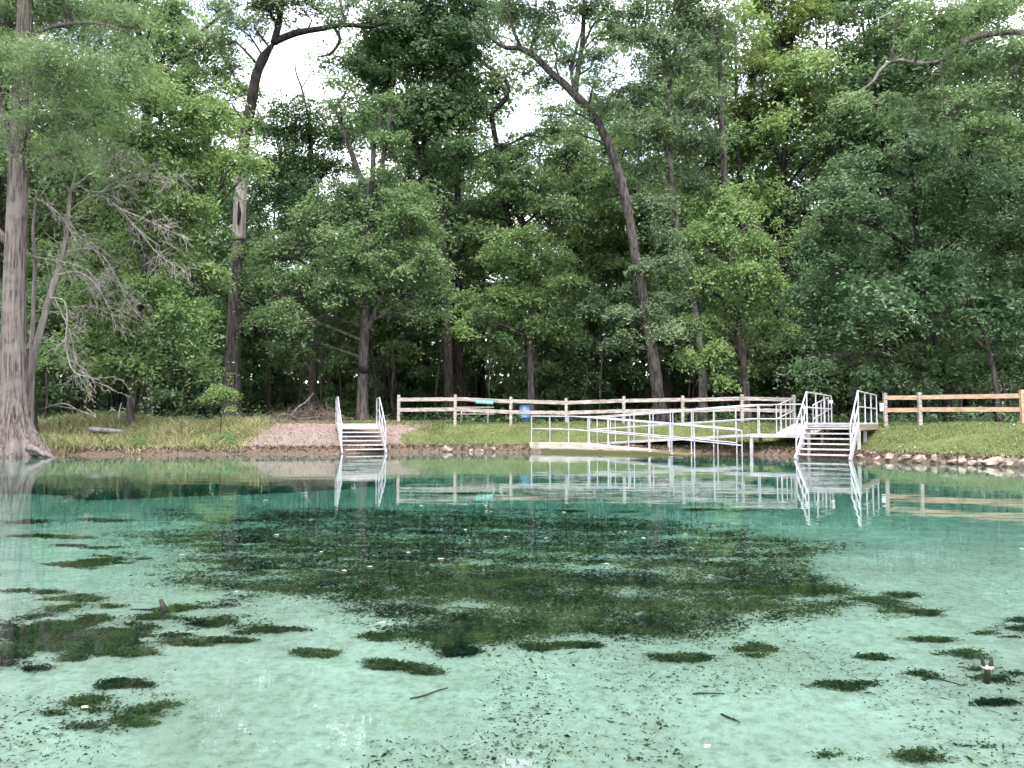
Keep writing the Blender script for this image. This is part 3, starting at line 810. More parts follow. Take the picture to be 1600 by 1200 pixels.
TREES = [
 dict(name='hornbeam_tree', label='slender leaning tree with layered bright green sprays between the cypress and the big hollow trunk', D=32.5,
  trunk=[(203, 655, 7), (206, 620, 7), (213, 560, 6), (218, 520, 5.5), (222, 450, 5), (230, 380, 4.5), (240, 300, 4), (248, 230, 3), (255, 150, 2)],
  limbs=[[(222, 450, 3), (260, 400, 2.5), (300, 380, 1.5)], [(230, 380, 3), (180, 330, 2.5), (150, 300, 1.5)]],
  blobs=[(250, 165, 85, 28), (320, 185, 70, 26), (200, 215, 65, 26), (285, 235, 85, 28), (225, 275, 80, 28), (315, 275, 45, 22), (370, 245, 40, 18), (400, 262, 28, 14), (180, 320, 70, 28), (275, 320, 60, 26), (300, 375, 55, 24), (225, 385, 60, 28), (150, 410, 60, 30), (305, 430, 48, 26), (220, 450, 70, 28), (130, 475, 50, 28), (285, 490, 55, 24), (190, 520, 70, 22), (270, 545, 75, 20), (120, 545, 60, 20), (320, 575, 30, 12), (180, 570, 60, 14)],
  leaf='leaf_bright', bark='bark', L=0.2, dens=0.95, sr=0.7, droop=0.5, tilt=0.8),
 dict(name='hollow_tree', label='tall tree with hollowed pale bare trunk section and dark crooked top at centre left', D=37,
  trunk=[(364, 657, 19), (363, 630, 16), (364, 560, 14), (367, 480, 12.5), (370, 420, 11), (373, 372, 10.5)],
  limbs=[[(377, 262, 9.5), (381, 225, 10), (386, 195, 10), (393, 160, 9.5), (400, 120, 9), (412, 90, 9), (430, 65, 8.5)], [(428, 68, 7), (437, 30, 5.5), (440, 0, 5), (446, -70, 4), (440, -160, 2)], [(428, 66, 6.5), (460, 52, 6), (500, 45, 5), (540, 39, 4.5), (580, 42, 3.5), (612, 33, 2)], [(522, 43, 3), (531, 62, 3), (516, 84, 2.5), (492, 89, 1.5)], [(384, 195, 3), (372, 178, 2.5), (363, 162, 1.5)], [(434, 40, 4), (420, 15, 3), (408, -15, 2)]],
  blobs=[(410, 10, 60, 22), (480, 8, 60, 22), (540, 20, 45, 16), (600, 15, 45, 18), (370, 40, 35, 16), (430, -40, 90, 30), (540, -50, 90, 35), (440, -130, 120, 50), (395, 35, 25, 12), (345, 60, 30, 18)],
  leaf='leaf_grey', bark='bark', limb_bark='bark_dark', nseg=16, L=0.19, dens=0.7, sr=0.65),
 dict(name='spreading_oak', label='broad leafy oak with forked trunk and dark burl behind the left stairs', D=37,
  trunk=[(566, 657, 12), (566, 620, 10), (568, 560, 9), (570, 510, 9), (572, 470, 8), (574, 400, 7.5), (574, 340, 7), (572, 305, 6.5), (560, 270, 5.5), (546, 230, 5), (530, 185, 4), (521, 168, 3)],
  limbs=[[(574, 515, 7), (583, 495, 6), (591, 475, 5), (597, 440, 4), (604, 380, 3)], [(573, 320, 5.5), (582, 280, 5), (584, 230, 4.5), (592, 195, 3.5), (600, 178, 2)], [(578, 330, 5), (592, 285, 4.5), (600, 240, 4.5), (608, 190, 3.5), (612, 168, 2.5)], [(521, 170, 3), (538, 148, 2.5), (548, 120, 1.5)], [(600, 250, 2.5), (612, 243, 2), (620, 238, 1)]],
  blobs=[(430, 400, 50, 26), (470, 380, 50, 26), (415, 450, 40, 28), (470, 440, 60, 30), (440, 500, 55, 26), (500, 490, 45, 24), (460, 540, 50, 16), (540, 400, 65, 32), (610, 380, 65, 32), (560, 340, 60, 28), (640, 340, 50, 28), (660, 410, 50, 30), (590, 440, 60, 28), (530, 455, 45, 24), (650, 460, 50, 24), (690, 455, 25, 20), (500, 340, 45, 26), (680, 490, 35, 15), (620, 300, 60, 26), (530, 300, 40, 24), (535, 140, 34, 16), (600, 165, 34, 16), (560, 175, 26, 12), (520, 165, 24, 12), (585, 215, 28, 12), (625, 225, 24, 12)],
  leaf='leaf_mid', bark='bark', L=0.2, dens=1.0, sr=0.75, droop=0.35),
 dict(name='dense_oak', label='tall dense dark green oak crown high above the middle of the fence', D=43,
  trunk=[(702, 657, 9), (700, 560, 8.5), (697, 450, 8), (693, 380, 7.5), (689, 325, 7), (675, 285, 6.5), (661, 247, 6), (650, 226, 5), (628, 197, 4), (610, 168, 3)],
  limbs=[[(657, 240, 4.5), (664, 215, 4), (660, 195, 3), (648, 178, 2)], [(690, 320, 4), (705, 290, 3), (740, 278, 2)], [(650, 226, 4), (655, 180, 4), (660, 120, 3), (664, 60, 2)]],
  blobs=[(600, 130, 60, 32), (650, 95, 65, 34), (700, 65, 60, 32), (620, 60, 60, 32), (660, 160, 60, 32), (710, 130, 50, 32), (590, 90, 40, 26), (700, 190, 45, 26), (640, 205, 50, 22), (560, 105, 40, 22), (740, 90, 35, 24), (660, 20, 70, 30), (580, 40, 40, 24), (720, 15, 50, 28), (660, -50, 110, 50), (735, 165, 30, 20), (720, 240, 40, 20), (690, 265, 40, 20)],
  leaf='leaf_dark', bark='bark_dark', L=0.23, dens=1.25, sr=0.85, lps=70),
 dict(name='twisted_tree', label='dark tree with snaking twisted upper trunk against the bright sky gap', D=46,
  trunk=[(835, 657, 8), (832, 480, 7.5), (822, 367, 7), (803, 325, 6), (785, 296, 6), (780, 250, 5.5), (771, 200, 5), (769, 178, 5), (780, 165, 5), (791, 152, 5), (792, 128, 4.5), (772, 112, 4), (737, 79, 3), (705, 20, 2)],
  limbs=[[(798, 352, 5), (790, 325, 5), (784, 298, 5)], [(791, 150, 3.5), (783, 130, 3), (776, 120, 2.5), (770, 100, 1.5)], [(781, 262, 2.5), (765, 235, 2), (757, 215, 1)]],
  blobs=[(790, 310, 45, 22), (840, 290, 50, 26), (750, 330, 45, 24), (870, 330, 50, 26), (810, 245, 30, 14), (760, 250, 25, 12), (890, 240, 50, 26), (870, 200, 35, 18), (920, 290, 45, 28), (740, 60, 40, 18), (760, 20, 40, 18), (700, 350, 50, 24), (745, 175, 28, 14), (835, 228, 36, 14), (760, 130, 22, 10), (815, 275, 40, 16), (740, 215, 30, 14)],
  leaf='leaf_mid', bark='bark_dark', L=0.22, dens=0.75, sr=0.75),
 dict(name='layered_oak', label='small oak with flat bright green layers behind the blue barrel', D=40.5,
  trunk=[(831, 658, 7.5), (830, 620, 6.3), (829, 560, 5.8), (830, 500, 5), (834, 440, 4), (840, 390, 3), (843, 350, 2)],
  limbs=[[(830, 520, 3), (800, 500, 2.5), (770, 492, 1.5)], [(830, 505, 3), (860, 495, 2.5), (885, 500, 1.2)]],
  blobs=[(755, 495, 50, 15), (800, 520, 55, 16), (865, 508, 45, 17), (722, 515, 20, 14), (780, 463, 45, 16), (850, 468, 45, 15), (825, 432, 50, 17), (795, 402, 50, 17), (862, 405, 40, 15), (825, 372, 40, 15), (775, 548, 32, 9), (895, 520, 20, 10), (740, 470, 25, 12), (880, 440, 30, 12)],
  leaf='leaf_bright', bark='bark', L=0.2, dens=1.25, sr=0.7, droop=0.3, tilt=0.35),
 dict(name='leaning_tree', label='tall dark trunk leaning left and forking high against the sky right of centre', D=36,
  trunk=[(1034, 657, 14), (1029, 625, 11.5), (1021, 560, 10.5), (1012, 510, 10), (1003, 450, 9.2), (993, 400, 8.8), (985, 350, 8.6), (975, 300, 8.4), (965, 265, 8.2), (951, 227, 8), (936, 196, 8), (919, 170, 8), (900, 150, 8), (880, 130, 7), (862, 115, 6.5), (840, 92, 6), (815, 76, 5), (790, 74, 4), (768, 60, 3), (752, 35, 2)],
  limbs=[[(899, 150, 5.5), (902, 118, 5), (909, 75, 4.5), (912, 30, 4), (914, -40, 3)], [(897, 140, 3.5), (893, 108, 3), (902, 70, 2.5), (908, 50, 2)], [(905, 90, 2.5), (930, 35, 2), (960, 35, 1.5), (990, 45, 1)], [(815, 76, 3), (800, 40, 3), (796, 0, 2.5), (790, -40, 2)], [(878, 128, 2), (868, 100, 2), (884, 90, 1.5), (890, 105, 1)]],
  blobs=[(850, 25, 55, 16), (920, 15, 55, 18), (970, 60, 40, 16), (800, 20, 40, 14), (870, 60, 35, 12), (940, 90, 40, 16), (985, 20, 40, 18), (850, -30, 100, 26), (950, -50, 100, 35), (815, 110, 22, 9), (850, 130, 22, 8), (930, 130, 30, 14), (875, 175, 24, 9), (905, 205, 22, 9), (835, 50, 40, 12), (950, 165, 26, 12), (890, 100, 24, 9), (1012, 425, 34, 18), (985, 455, 28, 14), (1040, 470, 40, 20), (1000, 500, 35, 18), (1050, 520, 35, 18), (985, 530, 30, 14), (960, 490, 25, 12), (1045, 405, 30, 14)],
  leaf='leaf_grey', bark='bark', nseg=14, L=0.18, dens=0.75, sr=0.62),
 dict(name='lichen_tree', label='grey lichen mottled trunk with upright crown, second trunk right of the leaning tree', D=38,
  trunk=[(1099, 657, 9), (1098, 600, 7.5), (1094, 540, 7), (1086, 485, 6.5), (1072, 435, 6), (1064, 400, 5.6), (1056, 345, 5.2), (1050, 290, 5), (1046, 230, 4.6), (1044, 160, 4), (1050, 103, 3.5), (1062, 52, 2.6), (1070, 0, 2)],
  limbs=[[(1046, 200, 3), (1080, 150, 2.5), (1110, 120, 1.5)], [(1047, 240, 3), (1010, 200, 2.5), (985, 180, 1.5)]],
  blobs=[(1000, 150, 50, 28), (1045, 110, 55, 30), (1090, 160, 50, 28), (1020, 210, 55, 26), (1080, 225, 50, 26), (1000, 270, 40, 24), (1085, 290, 35, 22), (1030, 60, 50, 26), (1095, 90, 45, 26), (1060, 20, 60, 26), (1020, 320, 40, 22), (1040, 370, 40, 20), (1070, -40, 90, 40), (1115, 40, 45, 24)],
  leaf='leaf_grey', bark='bark_lichen', L=0.19, dens=1.0, sr=0.7),
 dict(name='drooping_tree', label='tree with drooping bright green boughs behind the upper ramp', D=38.5,
  trunk=[(1167, 657, 9), (1165, 620, 8.2), (1159, 550, 7.6), (1151, 490, 7.2), (1142, 400, 6.6), (1134, 310, 6), (1130, 240, 6), (1126, 165, 5), (1124, 80, 3.5), (1120, 10, 2)],
  limbs=[[(1150, 490, 3), (1120, 460, 2.5), (1105, 470, 1.5)], [(1140, 380, 3), (1175, 350, 2.5), (1195, 360, 1.5)]],
  blobs=[(1105, 315, 40, 22), (1150, 335, 50, 26), (1190, 385, 45, 26), (1110, 375, 45, 24), (1170, 430, 45, 26), (1100, 435, 40, 22), (1105, 510, 42, 18), (1075, 500, 28, 14), (1125, 545, 35, 16), (1140, 480, 40, 20), (1200, 450, 35, 24), (1080, 560, 40, 14), (1160, 570, 25, 12), (1210, 520, 40, 20), (1130, 595, 25, 8)],
  leaf='leaf_bright', bark='bark', L=0.2, dens=1.0, sr=0.7, droop=0.6, tilt=0.9),
 dict(name='yellow_green_tree', label='tall yellowish green feathery tree at the top right of centre', D=48,
  trunk=[(1224, 657, 8), (1223, 520, 7), (1221, 380, 6.5), (1225, 250, 5.8), (1231, 180, 4.6), (1236, 100, 3), (1238, 40, 1.6)],
  limbs=[[(1223, 260, 3.5), (1190, 200, 3), (1170, 150, 1.5)], [(1223, 255, 3.5), (1270, 205, 3), (1320, 160, 1.5)], [(1222, 300, 3.5), (1260, 255, 3), (1290, 235, 1.5)]],
  blobs=[(1220, 60, 50, 28), (1180, 110, 50, 28), (1255, 110, 50, 28), (1215, 150, 55, 26), (1165, 180, 40, 24), (1275, 165, 45, 22), (1225, 200, 60, 22), (1190, 20, 45, 26), (1255, 20, 45, 26), (1310, 150, 40, 15), (1330, 125, 30, 12), (1230, -40, 80, 40)],
  leaf='leaf_yellow', bark='bark_dark', L=0.2, aspect=0.32, dens=1.2, sr=0.7),
 dict(name='dark_hornbeam', label='massive dark green overhanging tree filling the right side behind the newer fence', D=34,
  trunk=[(1480, 657, 8), (1478, 590, 7), (1466, 545, 6), (1452, 500, 5), (1440, 440, 5), (1432, 360, 4.5), (1425, 280, 4), (1420, 200, 2.5)],
  limbs=[[(1474, 565, 4), (1490, 530, 3.5), (1485, 480, 3), (1500, 420, 2)], [(1460, 530, 3), (1420, 555, 2), (1385, 540, 1.5), (1360, 548, 1)], [(1436, 400, 3), (1380, 360, 2.5), (1330, 340, 1.5)], [(1438, 420, 3), (1500, 370, 2.5), (1560, 350, 1.5)]],
  blobs=[(1310, 300, 50, 28), (1370, 260, 55, 28), (1440, 240, 60, 28), (1290, 380, 50, 28), (1350, 340, 60, 28), (1430, 310, 60, 28), (1510, 280, 60, 28), (1580, 300, 50, 28), (1330, 420, 60, 26), (1410, 390, 60, 26), (1500, 360, 65, 28), (1580, 380, 55, 28), (1270, 460, 45, 24), (1290, 530, 50, 20), (1330, 490, 50, 20), (1260, 575, 45, 14), (1320, 560, 50, 14), (1390, 590, 60, 14), (1640, 340, 60, 60), (1500, 590, 70, 14), (1580, 570, 60, 16), (1640, 460, 60, 50), (1430, 560, 50, 14), (1540, 540, 60, 16)],
  leaf='leaf_dark', bark='bark_dark', L=0.21, dens=1.05, sr=0.75, droop=0.45, tilt=0.7),
 dict(name='glossy_dogwood', label='low tree with large glossy leaves overhanging the right grass bank', D=31.5,
  trunk=[(1560, 657, 5), (1556, 600, 4.5), (1545, 550, 4), (1530, 500, 3.5), (1515, 460, 2.5)],
  limbs=[[(1545, 550, 3), (1500, 510, 2.5), (1450, 480, 2), (1400, 465, 1.2)], [(1530, 500, 3), (1575, 475, 2)]],
  blobs=[(1370, 455, 45, 20), (1430, 440, 50, 20), (1490, 455, 50, 20), (1420, 485, 45, 16), (1550, 475, 50, 20), (1500, 500, 45, 12), (1585, 500, 35, 18), (1350, 490, 30, 14), (1450, 405, 40, 16), (1630, 480, 40, 30)],
  leaf='leaf_gloss', bark='bark', L=0.27, dens=0.85, sr=0.7, droop=0.45, tilt=0.6, lps=45),
 dict(name='pale_limb_tree', label='light green tree at the top right corner with long pale crooked limb', D=29,
  trunk=[(1790, 690, 16), (1780, 560, 14), (1765, 400, 13), (1740, 250, 12), (1720, 120, 10), (1715, 0, 8), (1710, -140, 5)],
  limbs=[[(1735, 90, 7), (1660, 55, 6), (1600, 50, 5.5), (1560, 52, 5.2), (1520, 60, 5), (1492, 74, 5), (1470, 95, 4.5), (1440, 100, 4), (1400, 95, 3.8), (1378, 108, 3.4), (1362, 130, 3), (1335, 146, 2.2), (1310, 150, 1.2)], [(1720, 60, 5), (1600, -30, 4), (1500, -20, 3), (1440, 3, 2.5), (1392, 20, 2), (1355, 38, 1.2)], [(1745, 280, 6), (1660, 260, 4), (1600, 246, 3.5), (1565, 232, 3), (1535, 246, 2.5), (1508, 226, 1.5)], [(1470, 95, 2.4), (1470, 130, 2), (1466, 150, 1)]],
  blobs=[(1470, 40, 55, 22), (1540, 25, 55, 24), (1590, 90, 50, 24), (1430, 70, 35, 14), (1520, 110, 55, 22), (1580, 150, 50, 26), (1490, 160, 55, 22), (1540, 200, 60, 22), (1440, 190, 40, 18), (1600, 220, 50, 24), (1410, 20, 30, 14), (1650, 120, 60, 70), (1560, -40, 120, 40), (1390, 160, 30, 12), (1330, 155, 25, 8)],
  leaf='leaf_cypress', bark='bark_pale', limb_bark='bark_lichen', L=0.18, dens=0.95, sr=0.65),
 dict(name='sparse_oak', label='dark limbed sparse oak rising behind the hornbeam at upper left', D=45,
  trunk=[(238, 657, 9), (236, 480, 8.5), (232, 300, 8), (229, 180, 7.5), (229, 110, 6.5), (222, 75, 6), (212, 35, 5), (200, 0, 4), (190, -60, 3)],
  limbs=[[(229, 150, 5), (258, 115, 4), (285, 78, 3.5), (320, 45, 3), (350, 22, 2.5), (380, 5, 1.5)], [(226, 85, 3.5), (232, 50, 3), (248, 20, 2.5), (262, -10, 2)], [(215, 45, 3), (190, 20, 2.5), (170, 5, 1.5)]],
  blobs=[(180, 30, 40, 18), (260, 15, 45, 16), (320, 70, 45, 22), (350, 110, 50, 26), (300, 130, 45, 24), (200, 80, 40, 18), (370, 150, 40, 26), (270, 70, 30, 12), (340, 15, 40, 14), (230, -40, 100, 30), (330, 170, 40, 20), (190, 130, 40, 24), (410, 200, 35, 26)],
  leaf='leaf_mid', bark='bark_dark', L=0.22, dens=0.8, sr=0.75),
 dict(name='shaded_oak', label='dark round crowned tree directly right of the hollow trunk', D=44,
  trunk=[(489, 657, 8), (490, 500, 7), (490, 400, 6.5), (488, 320, 6), (486, 250, 5), (484, 190, 3)],
  limbs=[[(488, 330, 3), (460, 290, 2.5), (435, 270, 1.5)], [(488, 300, 3), (515, 260, 2.5), (530, 250, 1.5)], [(484, 195, 2.4), (472, 140, 1.8), (462, 110, 1.4), (466, 82, 1)], [(470, 140, 1.2), (486, 110, 1), (480, 90, .8)]],
  blobs=[(460, 180, 45, 26), (440, 220, 45, 28), (490, 215, 45, 28), (420, 265, 40, 26), (470, 260, 45, 26), (515, 265, 35, 24), (430, 320, 40, 24), (480, 320, 40, 20), (525, 220, 30, 22), (450, 360, 40, 22), (400, 300, 28, 20)],
  leaf='leaf_dark', bark='bark_dark', L=0.22, dens=1.1, sr=0.8),
 dict(name='pale_tree', label='pale light green tree behind the leaning trunk below the bright sky gap', D=53,
  trunk=[(902, 657, 6), (900, 480, 5.5), (898, 350, 5), (893, 260, 4), (890, 200, 2.5)],
  limbs=[[(898, 330, 3), (925, 280, 2.5), (945, 250, 1.5)], [(897, 320, 3), (870, 280, 2.5), (855, 255, 1.5)]],
  blobs=[(880, 215, 34, 20), (905, 250, 40, 22), (865, 270, 36, 20), (930, 285, 40, 22), (890, 310, 45, 22), (850, 330, 40, 22), (935, 340, 45, 24), (885, 365, 45, 22), (945, 235, 26, 14)],
  leaf='leaf_yellow', bark='bark', L=0.22, dens=1.0, sr=0.8),
 dict(name='tall_oak', label='tall full oak at upper right behind the pale crooked limb', D=47,
  trunk=[(1385, 657, 9), (1382, 500, 8), (1378, 350, 7), (1374, 230, 6), (1370, 120, 4), (1366, 30, 2)],
  limbs=[[(1376, 280, 4), (1330, 235, 3), (1300, 215, 1.5)], [(1375, 250, 4), (1430, 200, 3), (1470, 180, 1.5)], [(1371, 140, 3), (1330, 90, 2.5), (1310, 50, 1.5)]],
  blobs=[(1310, 30, 45, 26), (1370, 10, 50, 24), (1400, 60, 45, 26), (1340, 85, 45, 24), (1430, 110, 45, 26), (1380, 140, 55, 28), (1320, 175, 50, 26), (1440, 170, 50, 28), (1370, 205, 60, 28), (1290, 225, 45, 26), (1480, 220, 50, 30), (1420, 250, 60, 28), (1330, 260, 60, 28), (1520, 160, 40, 26), (1370, -60, 90, 40), (1500, 60, 60, 40)],
  leaf='leaf_mid', bark='bark_dark', L=0.23, dens=1.0, sr=0.85),
]
BUILT = {}
for T in TREES:
    T = dict(T)
    r, paths = traced_tree(T.pop('name'), T.pop('label'), T.pop('D'), T.pop('trunk'), T.pop('limbs'), T.pop('blobs'), T.pop('leaf'), T.pop('bark'), **T)
    BUILT[r.name] = (r, paths)

# pale barkless stretch of the hollow tree, its hole's shade painted as a near-black solid
hr = BUILT['hollow_tree'][0]
Ph, Rh = path_px([(373, 375, 10.6), (374, 350, 10.3), (375, 320, 10), (376, 285, 9.8), (378, 258, 9.5)], 37)
mb = MB(); tube(mb, Ph, Rh, 16, 0.02); bare = mb.build('bare_trunk', M['bark_pale'], hr, True)
mb = MB()
Pq, Rq = path_px([(372, 352, 0.5), (373, 345, 2.2), (374, 332, 2.8), (373, 322, 1.6), (373, 314, 0.4)], 36.68)
tube(mb, Pq, Rq, 8, 0.1); mb.build('hollow', M['hollow'], bare, True)
# burl on the spreading oak
br = BUILT['spreading_oak'][0]
Pq, Rq = path_px([(560, 578, 2), (563, 577, 5), (568, 578, 6), (573, 579, 4.5), (576, 579, 2)], 36.8)
mb = MB(); tube(mb, Pq, Rq, 9, 0.1); mb.build('burl', M['hollow'], [c for c in br.children if c.name.startswith('trunk')][0], True)

# ---- prototypes for the deep wood and the understory, then copies
def auto_tree(name, label, group, H, z0, rad, nlimb, leaf, bark, r0, L, dens, sr, lean=0.04, lps=50):
    root = empty(name, (0, 0, 0), label, 'tree', group)
    zz = np.linspace(0, H * 0.92, 8)
    pts = np.stack([np.cumsum(rng.normal(0, lean * H / 8, 8)), np.cumsum(rng.normal(0, lean * H / 8, 8)), zz], -1)
    pts[0] = (0, 0, -0.1)
    P, R = smooth_path(pts, r0 * np.linspace(1, 0.25, 8), 3)
    R = R * (1 + 0.4 * np.exp(-P[:, 2] / 0.5))
    mb = MB(); tube(mb, P, R, 9, 0.04); mb.build('trunk', M[bark], root, True)
    blobs = []
    for k in range(nlimb):
        f = (k + 0.5) / nlimb
        z = z0 + (H - z0) * f
        az = k * 2.4 + rng.uniform(-0.4, 0.4)
        rr = rad * (0.35 + 0.75 * sqrt(max(0.05, 1 - (f * 1.15 - 0.25) ** 2))) * rng.uniform(0.45, 0.9)
        i = int(np.argmin(np.abs(P[:, 2] - z)))
        c = P[i] * np.array([1, 1, 0]) + np.array([cos(az) * rr, sin(az) * rr, z])
        s = rad * rng.uniform(0.38, 0.6)
        blobs.append((c, (s, s, s * rng.uniform(0.35, 0.55))))
    grow(root, [(P, R)], blobs, M[leaf], M[bark], L=L, dens=dens, sr=sr, lps=lps, droop=0.35)
    return root

DEEP = 'trees deep in the wood behind the fence'
UNDER = 'shaded understory trees at the edge of the wood'
SAPL = 'thin dark saplings under the trees'
protos = [auto_tree('forest_tree', 'tall shaded tree standing deep in the wood behind the fence', DEEP, 26, 8, 5.2, 16, 'leaf_mid', 'bark_dark', 0.3, 0.34, 0.8, 1.15, lps=46),
          auto_tree('forest_tree', 'tall shaded tree standing deep in the wood behind the fence', DEEP, 23, 6, 4.6, 15, 'leaf_dark', 'bark_dark', 0.26, 0.34, 0.8, 1.15, lps=46),
          auto_tree('forest_tree', 'tall shaded tree standing deep in the wood behind the fence', DEEP, 24, 9, 5.0, 14, 'leaf_bright', 'bark', 0.24, 0.32, 0.75, 1.1, lps=46)]
unders = [auto_tree('understory_tree', 'shaded low leafy tree at the edge of the dark wood', UNDER, 7.5, 1.6, 2.6, 11, 'leaf_dark', 'bark_dark', 0.08, 0.24, 0.8, 0.8, 0.08),
          auto_tree('understory_tree', 'shaded low leafy tree at the edge of the dark wood', UNDER, 5.5, 0.9, 2.3, 9, 'leaf_dark', 'bark_dark', 0.06, 0.24, 0.8, 0.8, 0.1),
          auto_tree('understory_tree', 'shaded low leafy tree at the edge of the dark wood', UNDER, 10, 3.0, 3.0, 12, 'leaf_mid', 'bark_dark', 0.1, 0.25, 0.8, 0.85, 0.06)]
def place_all(protos, spots):
    used = set()
    for i, (x, y, s, rz) in enumerate(spots):
        p = protos[i % len(protos)]
        if id(p) in used: o = copy_tree(p)
        else: o = p; used.add(id(p))
        o.location = (x, y, ground_z(x, y) - 0.03)
        o.scale = (s, s, s)
        o.rotation_euler = (0, 0, rz)
def scatter(n, y0, y1, half, mind, smin, smax, xfun=None):
    pts = []
    tries = 0
    while len(pts) < n and tries < 8000:
        tries += 1
        y = rng.uniform(y0, y1)
        x = rng.uniform(-half(y), half(y))
        if xfun is not None and not xfun(x, y): continue
        if all((x - a) ** 2 + (y - b) ** 2 > mind ** 2 for a, b, _, _ in pts):
            pts.append((x, y, rng.uniform(smin, smax), rng.uniform(0, 6.28)))
    pts.sort(key=lambda p: p[1])
    return pts
deep = []
for x, y, s_, rz in scatter(110, 47, 92, lambda y: 0.68 * y + 8, 4.2, 0.95, 1.15):
    px = 800 + F * x / y
    gap = (360 < px < 560) or (745 < px < 975) or (240 < px < 300 and y < 70)          # the canopy is low here and the sky shows
    deep.append((x, y, s_ * (0.72 if gap else (1.08 if y < 62 else 1.0)), rz))
place_all(protos, deep)
place_all(unders, scatter(66, 43.5, 68, lambda y: 0.68 * y + 5, 2.7, 0.75, 1.2))

# thin saplings: dark poles in the shade
sap_proto = []
for k in range(3):
    root = empty('sapling', (0, 0, 0), 'thin dark sapling stem standing in the shade of the wood', 'sapling', SAPL)
    Hh = rng.uniform(6, 9)
    zz = np.linspace(-0.1, Hh, 7)
    P, R = smooth_path(np.stack([np.cumsum(rng.normal(0, 0.14, 7)), np.cumsum(rng.normal(0, 0.14, 7)), zz], -1), np.linspace(0.07, 0.02, 7), 2)
    mb = MB(); tube(mb, P, R, 6, 0.05); mb.build('stem', M['bark_dark'], root, True)
    b = [(P[-1] + rng.normal(size=3) * 0.5, (0.9, 0.9, 0.5)) for _ in range(3)]
    grow(root, [(P, R)], b, M['leaf_dark'], M['bark_dark'], L=0.22, dens=0.7, sr=0.7)
    sap_proto.append(root)
place_all(sap_proto, scatter(80, 38, 60, lambda y: 0.68 * y, 1.1, 0.7, 1.3))

# the wood's far edge reads as one mass
mb = MB()
n = 120000
fx = rng.uniform(-95, 95, n); fy = 94 + rng.uniform(0, 10, n) + 0.0006 * fx ** 2
top = 15 + 5 * vnoise(fx, fy, 0.12, 4) + 2 * vnoise(fx, fy, 0.5, 6)
fz = 0.8 + rng.random(n) ** 1.3 * (top - 1)
low = rng.random(n) < 0.6
fz = np.where(low, 0.8 + rng.random(n) * 5.0, fz)
leaf_quads(mb, np.stack([fx, fy, fz], -1), rng.normal(size=(n, 3)) * np.array([0.7, 1.4, 0.6]), rng.uniform(0.6, 1.3, n) * np.where(low, 1.5, 1.0), rng.uniform(0.35, 0.7, n) * np.where(low, 1.6, 1.0), 0.1)
tag(mb.build('distant_wood', M['leaf_dark']), 'dark mass of distant trees closing the wood behind', 'wood', kind='stuff')
# ferns and low leaves on the forest floor
mb = MB()
n = 26000
fy = rng.uniform(0, 1, n) ** 1.3 * 24; fx = rng.uniform(-34, 34, n)
fy = fy + fence_y(fx) + 2.2
z = height(fx, fy) + rng.random(n) ** 1.7 * 0.9 * (0.55 + 0.45 * vnoise(fx, fy, 0.9, 31))
leaf_quads(mb, np.stack([fx, fy, z], -1), rng.normal(size=(n, 3)) * 0.6 + np.array([0, 0, 1]), rng.uniform(0.14, 0.32, n), rng.uniform(0.06, 0.14, n), 0.1)
tag(mb.build('forest_floor_plants', M['leaf_dark']), 'low dark ground plants covering the forest floor', 'plants', kind='stuff')


# ------------------------------------------------------------------ pool stairs, landing and switchback ramp on the right
ANG = radians(32)
UV_O = np.array([9.45, 25.7])
U = np.array([cos(ANG), -sin(ANG)]); V = np.array([sin(ANG), cos(ANG)])
def lw(u, v, z, O=UV_O, U=U, V=V):
    p = O + U * u + V * v
    return np.array([p[0], p[1], z])
Z1 = np.array([0, 0, 1.0])
RR = 0.025

def pipe(name, parent, pts, r=RR, mat='white_metal', nseg=8):
    mb = MB()
    pts = [np.array(p, float) for p in pts]
    for a, b in zip(pts[:-1], pts[1:]):
        d = (b - a) / np.linalg.norm(b - a)
        tube(mb, np.array([a - d * r * 0.4, b + d * r * 0.4]), [r, r], nseg)
    return mb.build(name, M[mat], parent)

def slab(name, parent, A, B, C, Dd, th, mat):
    """A,B,C,D top corners in order, thickness th below"""
    t = np.array([A, B, C, Dd], float)
    b = t - Z1 * th
    mb = MB(); box8(mb, list(b) + list(t))
    return mb.build(name, M[mat], parent)

def stair(root, O, U, V, width, nstep, rise, run, ztop):
    """treads, stringers; step k=0 is the lowest"""
    def w(u, v, z): return lw(u, v, z, O, U, V)
    for s in (0, 1):
        mb = MB()
        u = 0.0 if s == 0 else width
        p = w(u, -0.12, ztop - rise * nstep - 0.06); q = w(u, run * (nstep - 0.35), ztop - 0.07)
        beam(mb, p, q, 0.055, 0.26)
        mb.build('stringer', M['white_metal'], root)
    for k in range(nstep):
        z = ztop - rise * (nstep - 1 - k) - rise
        v0 = run * k - 0.04
        mb = MB()
        box8(mb, [w(0.03, v0, z - 0.045), w(width - 0.03, v0, z - 0.045), w(width - 0.03, v0 + run, z - 0.045), w(0.03, v0 + run, z - 0.045),
                  w(0.03, v0, z), w(width - 0.03, v0, z), w(width - 0.03, v0 + run, z), w(0.03, v0 + run, z)])
        mb.build('tread', M['white_tread'], root)
    def rail(u):
        vt = run * (nstep - 0.2)
        top_t, top_b = w(u, vt, ztop + 1.1), w(u, 0.08, ztop - rise * nstep + 1.12)
        pipe('handrail', root, [top_t, top_b])
        pipe('mid_rail', root, [w(u, vt, ztop + 0.56), w(u, 0.08, ztop - rise * nstep + 0.56)])
        for f in (0.0, 0.5, 1.0):
            v = 0.08 + (vt - 0.08) * f
            zb = ztop - rise * nstep * (1 - f)
            pipe('rail_post', root, [w(u, v, zb - (0.25 if f == 0 else 0.1)), w(u, v, zb + 1.1 + 0.02 * (1 - f))])
    return rail

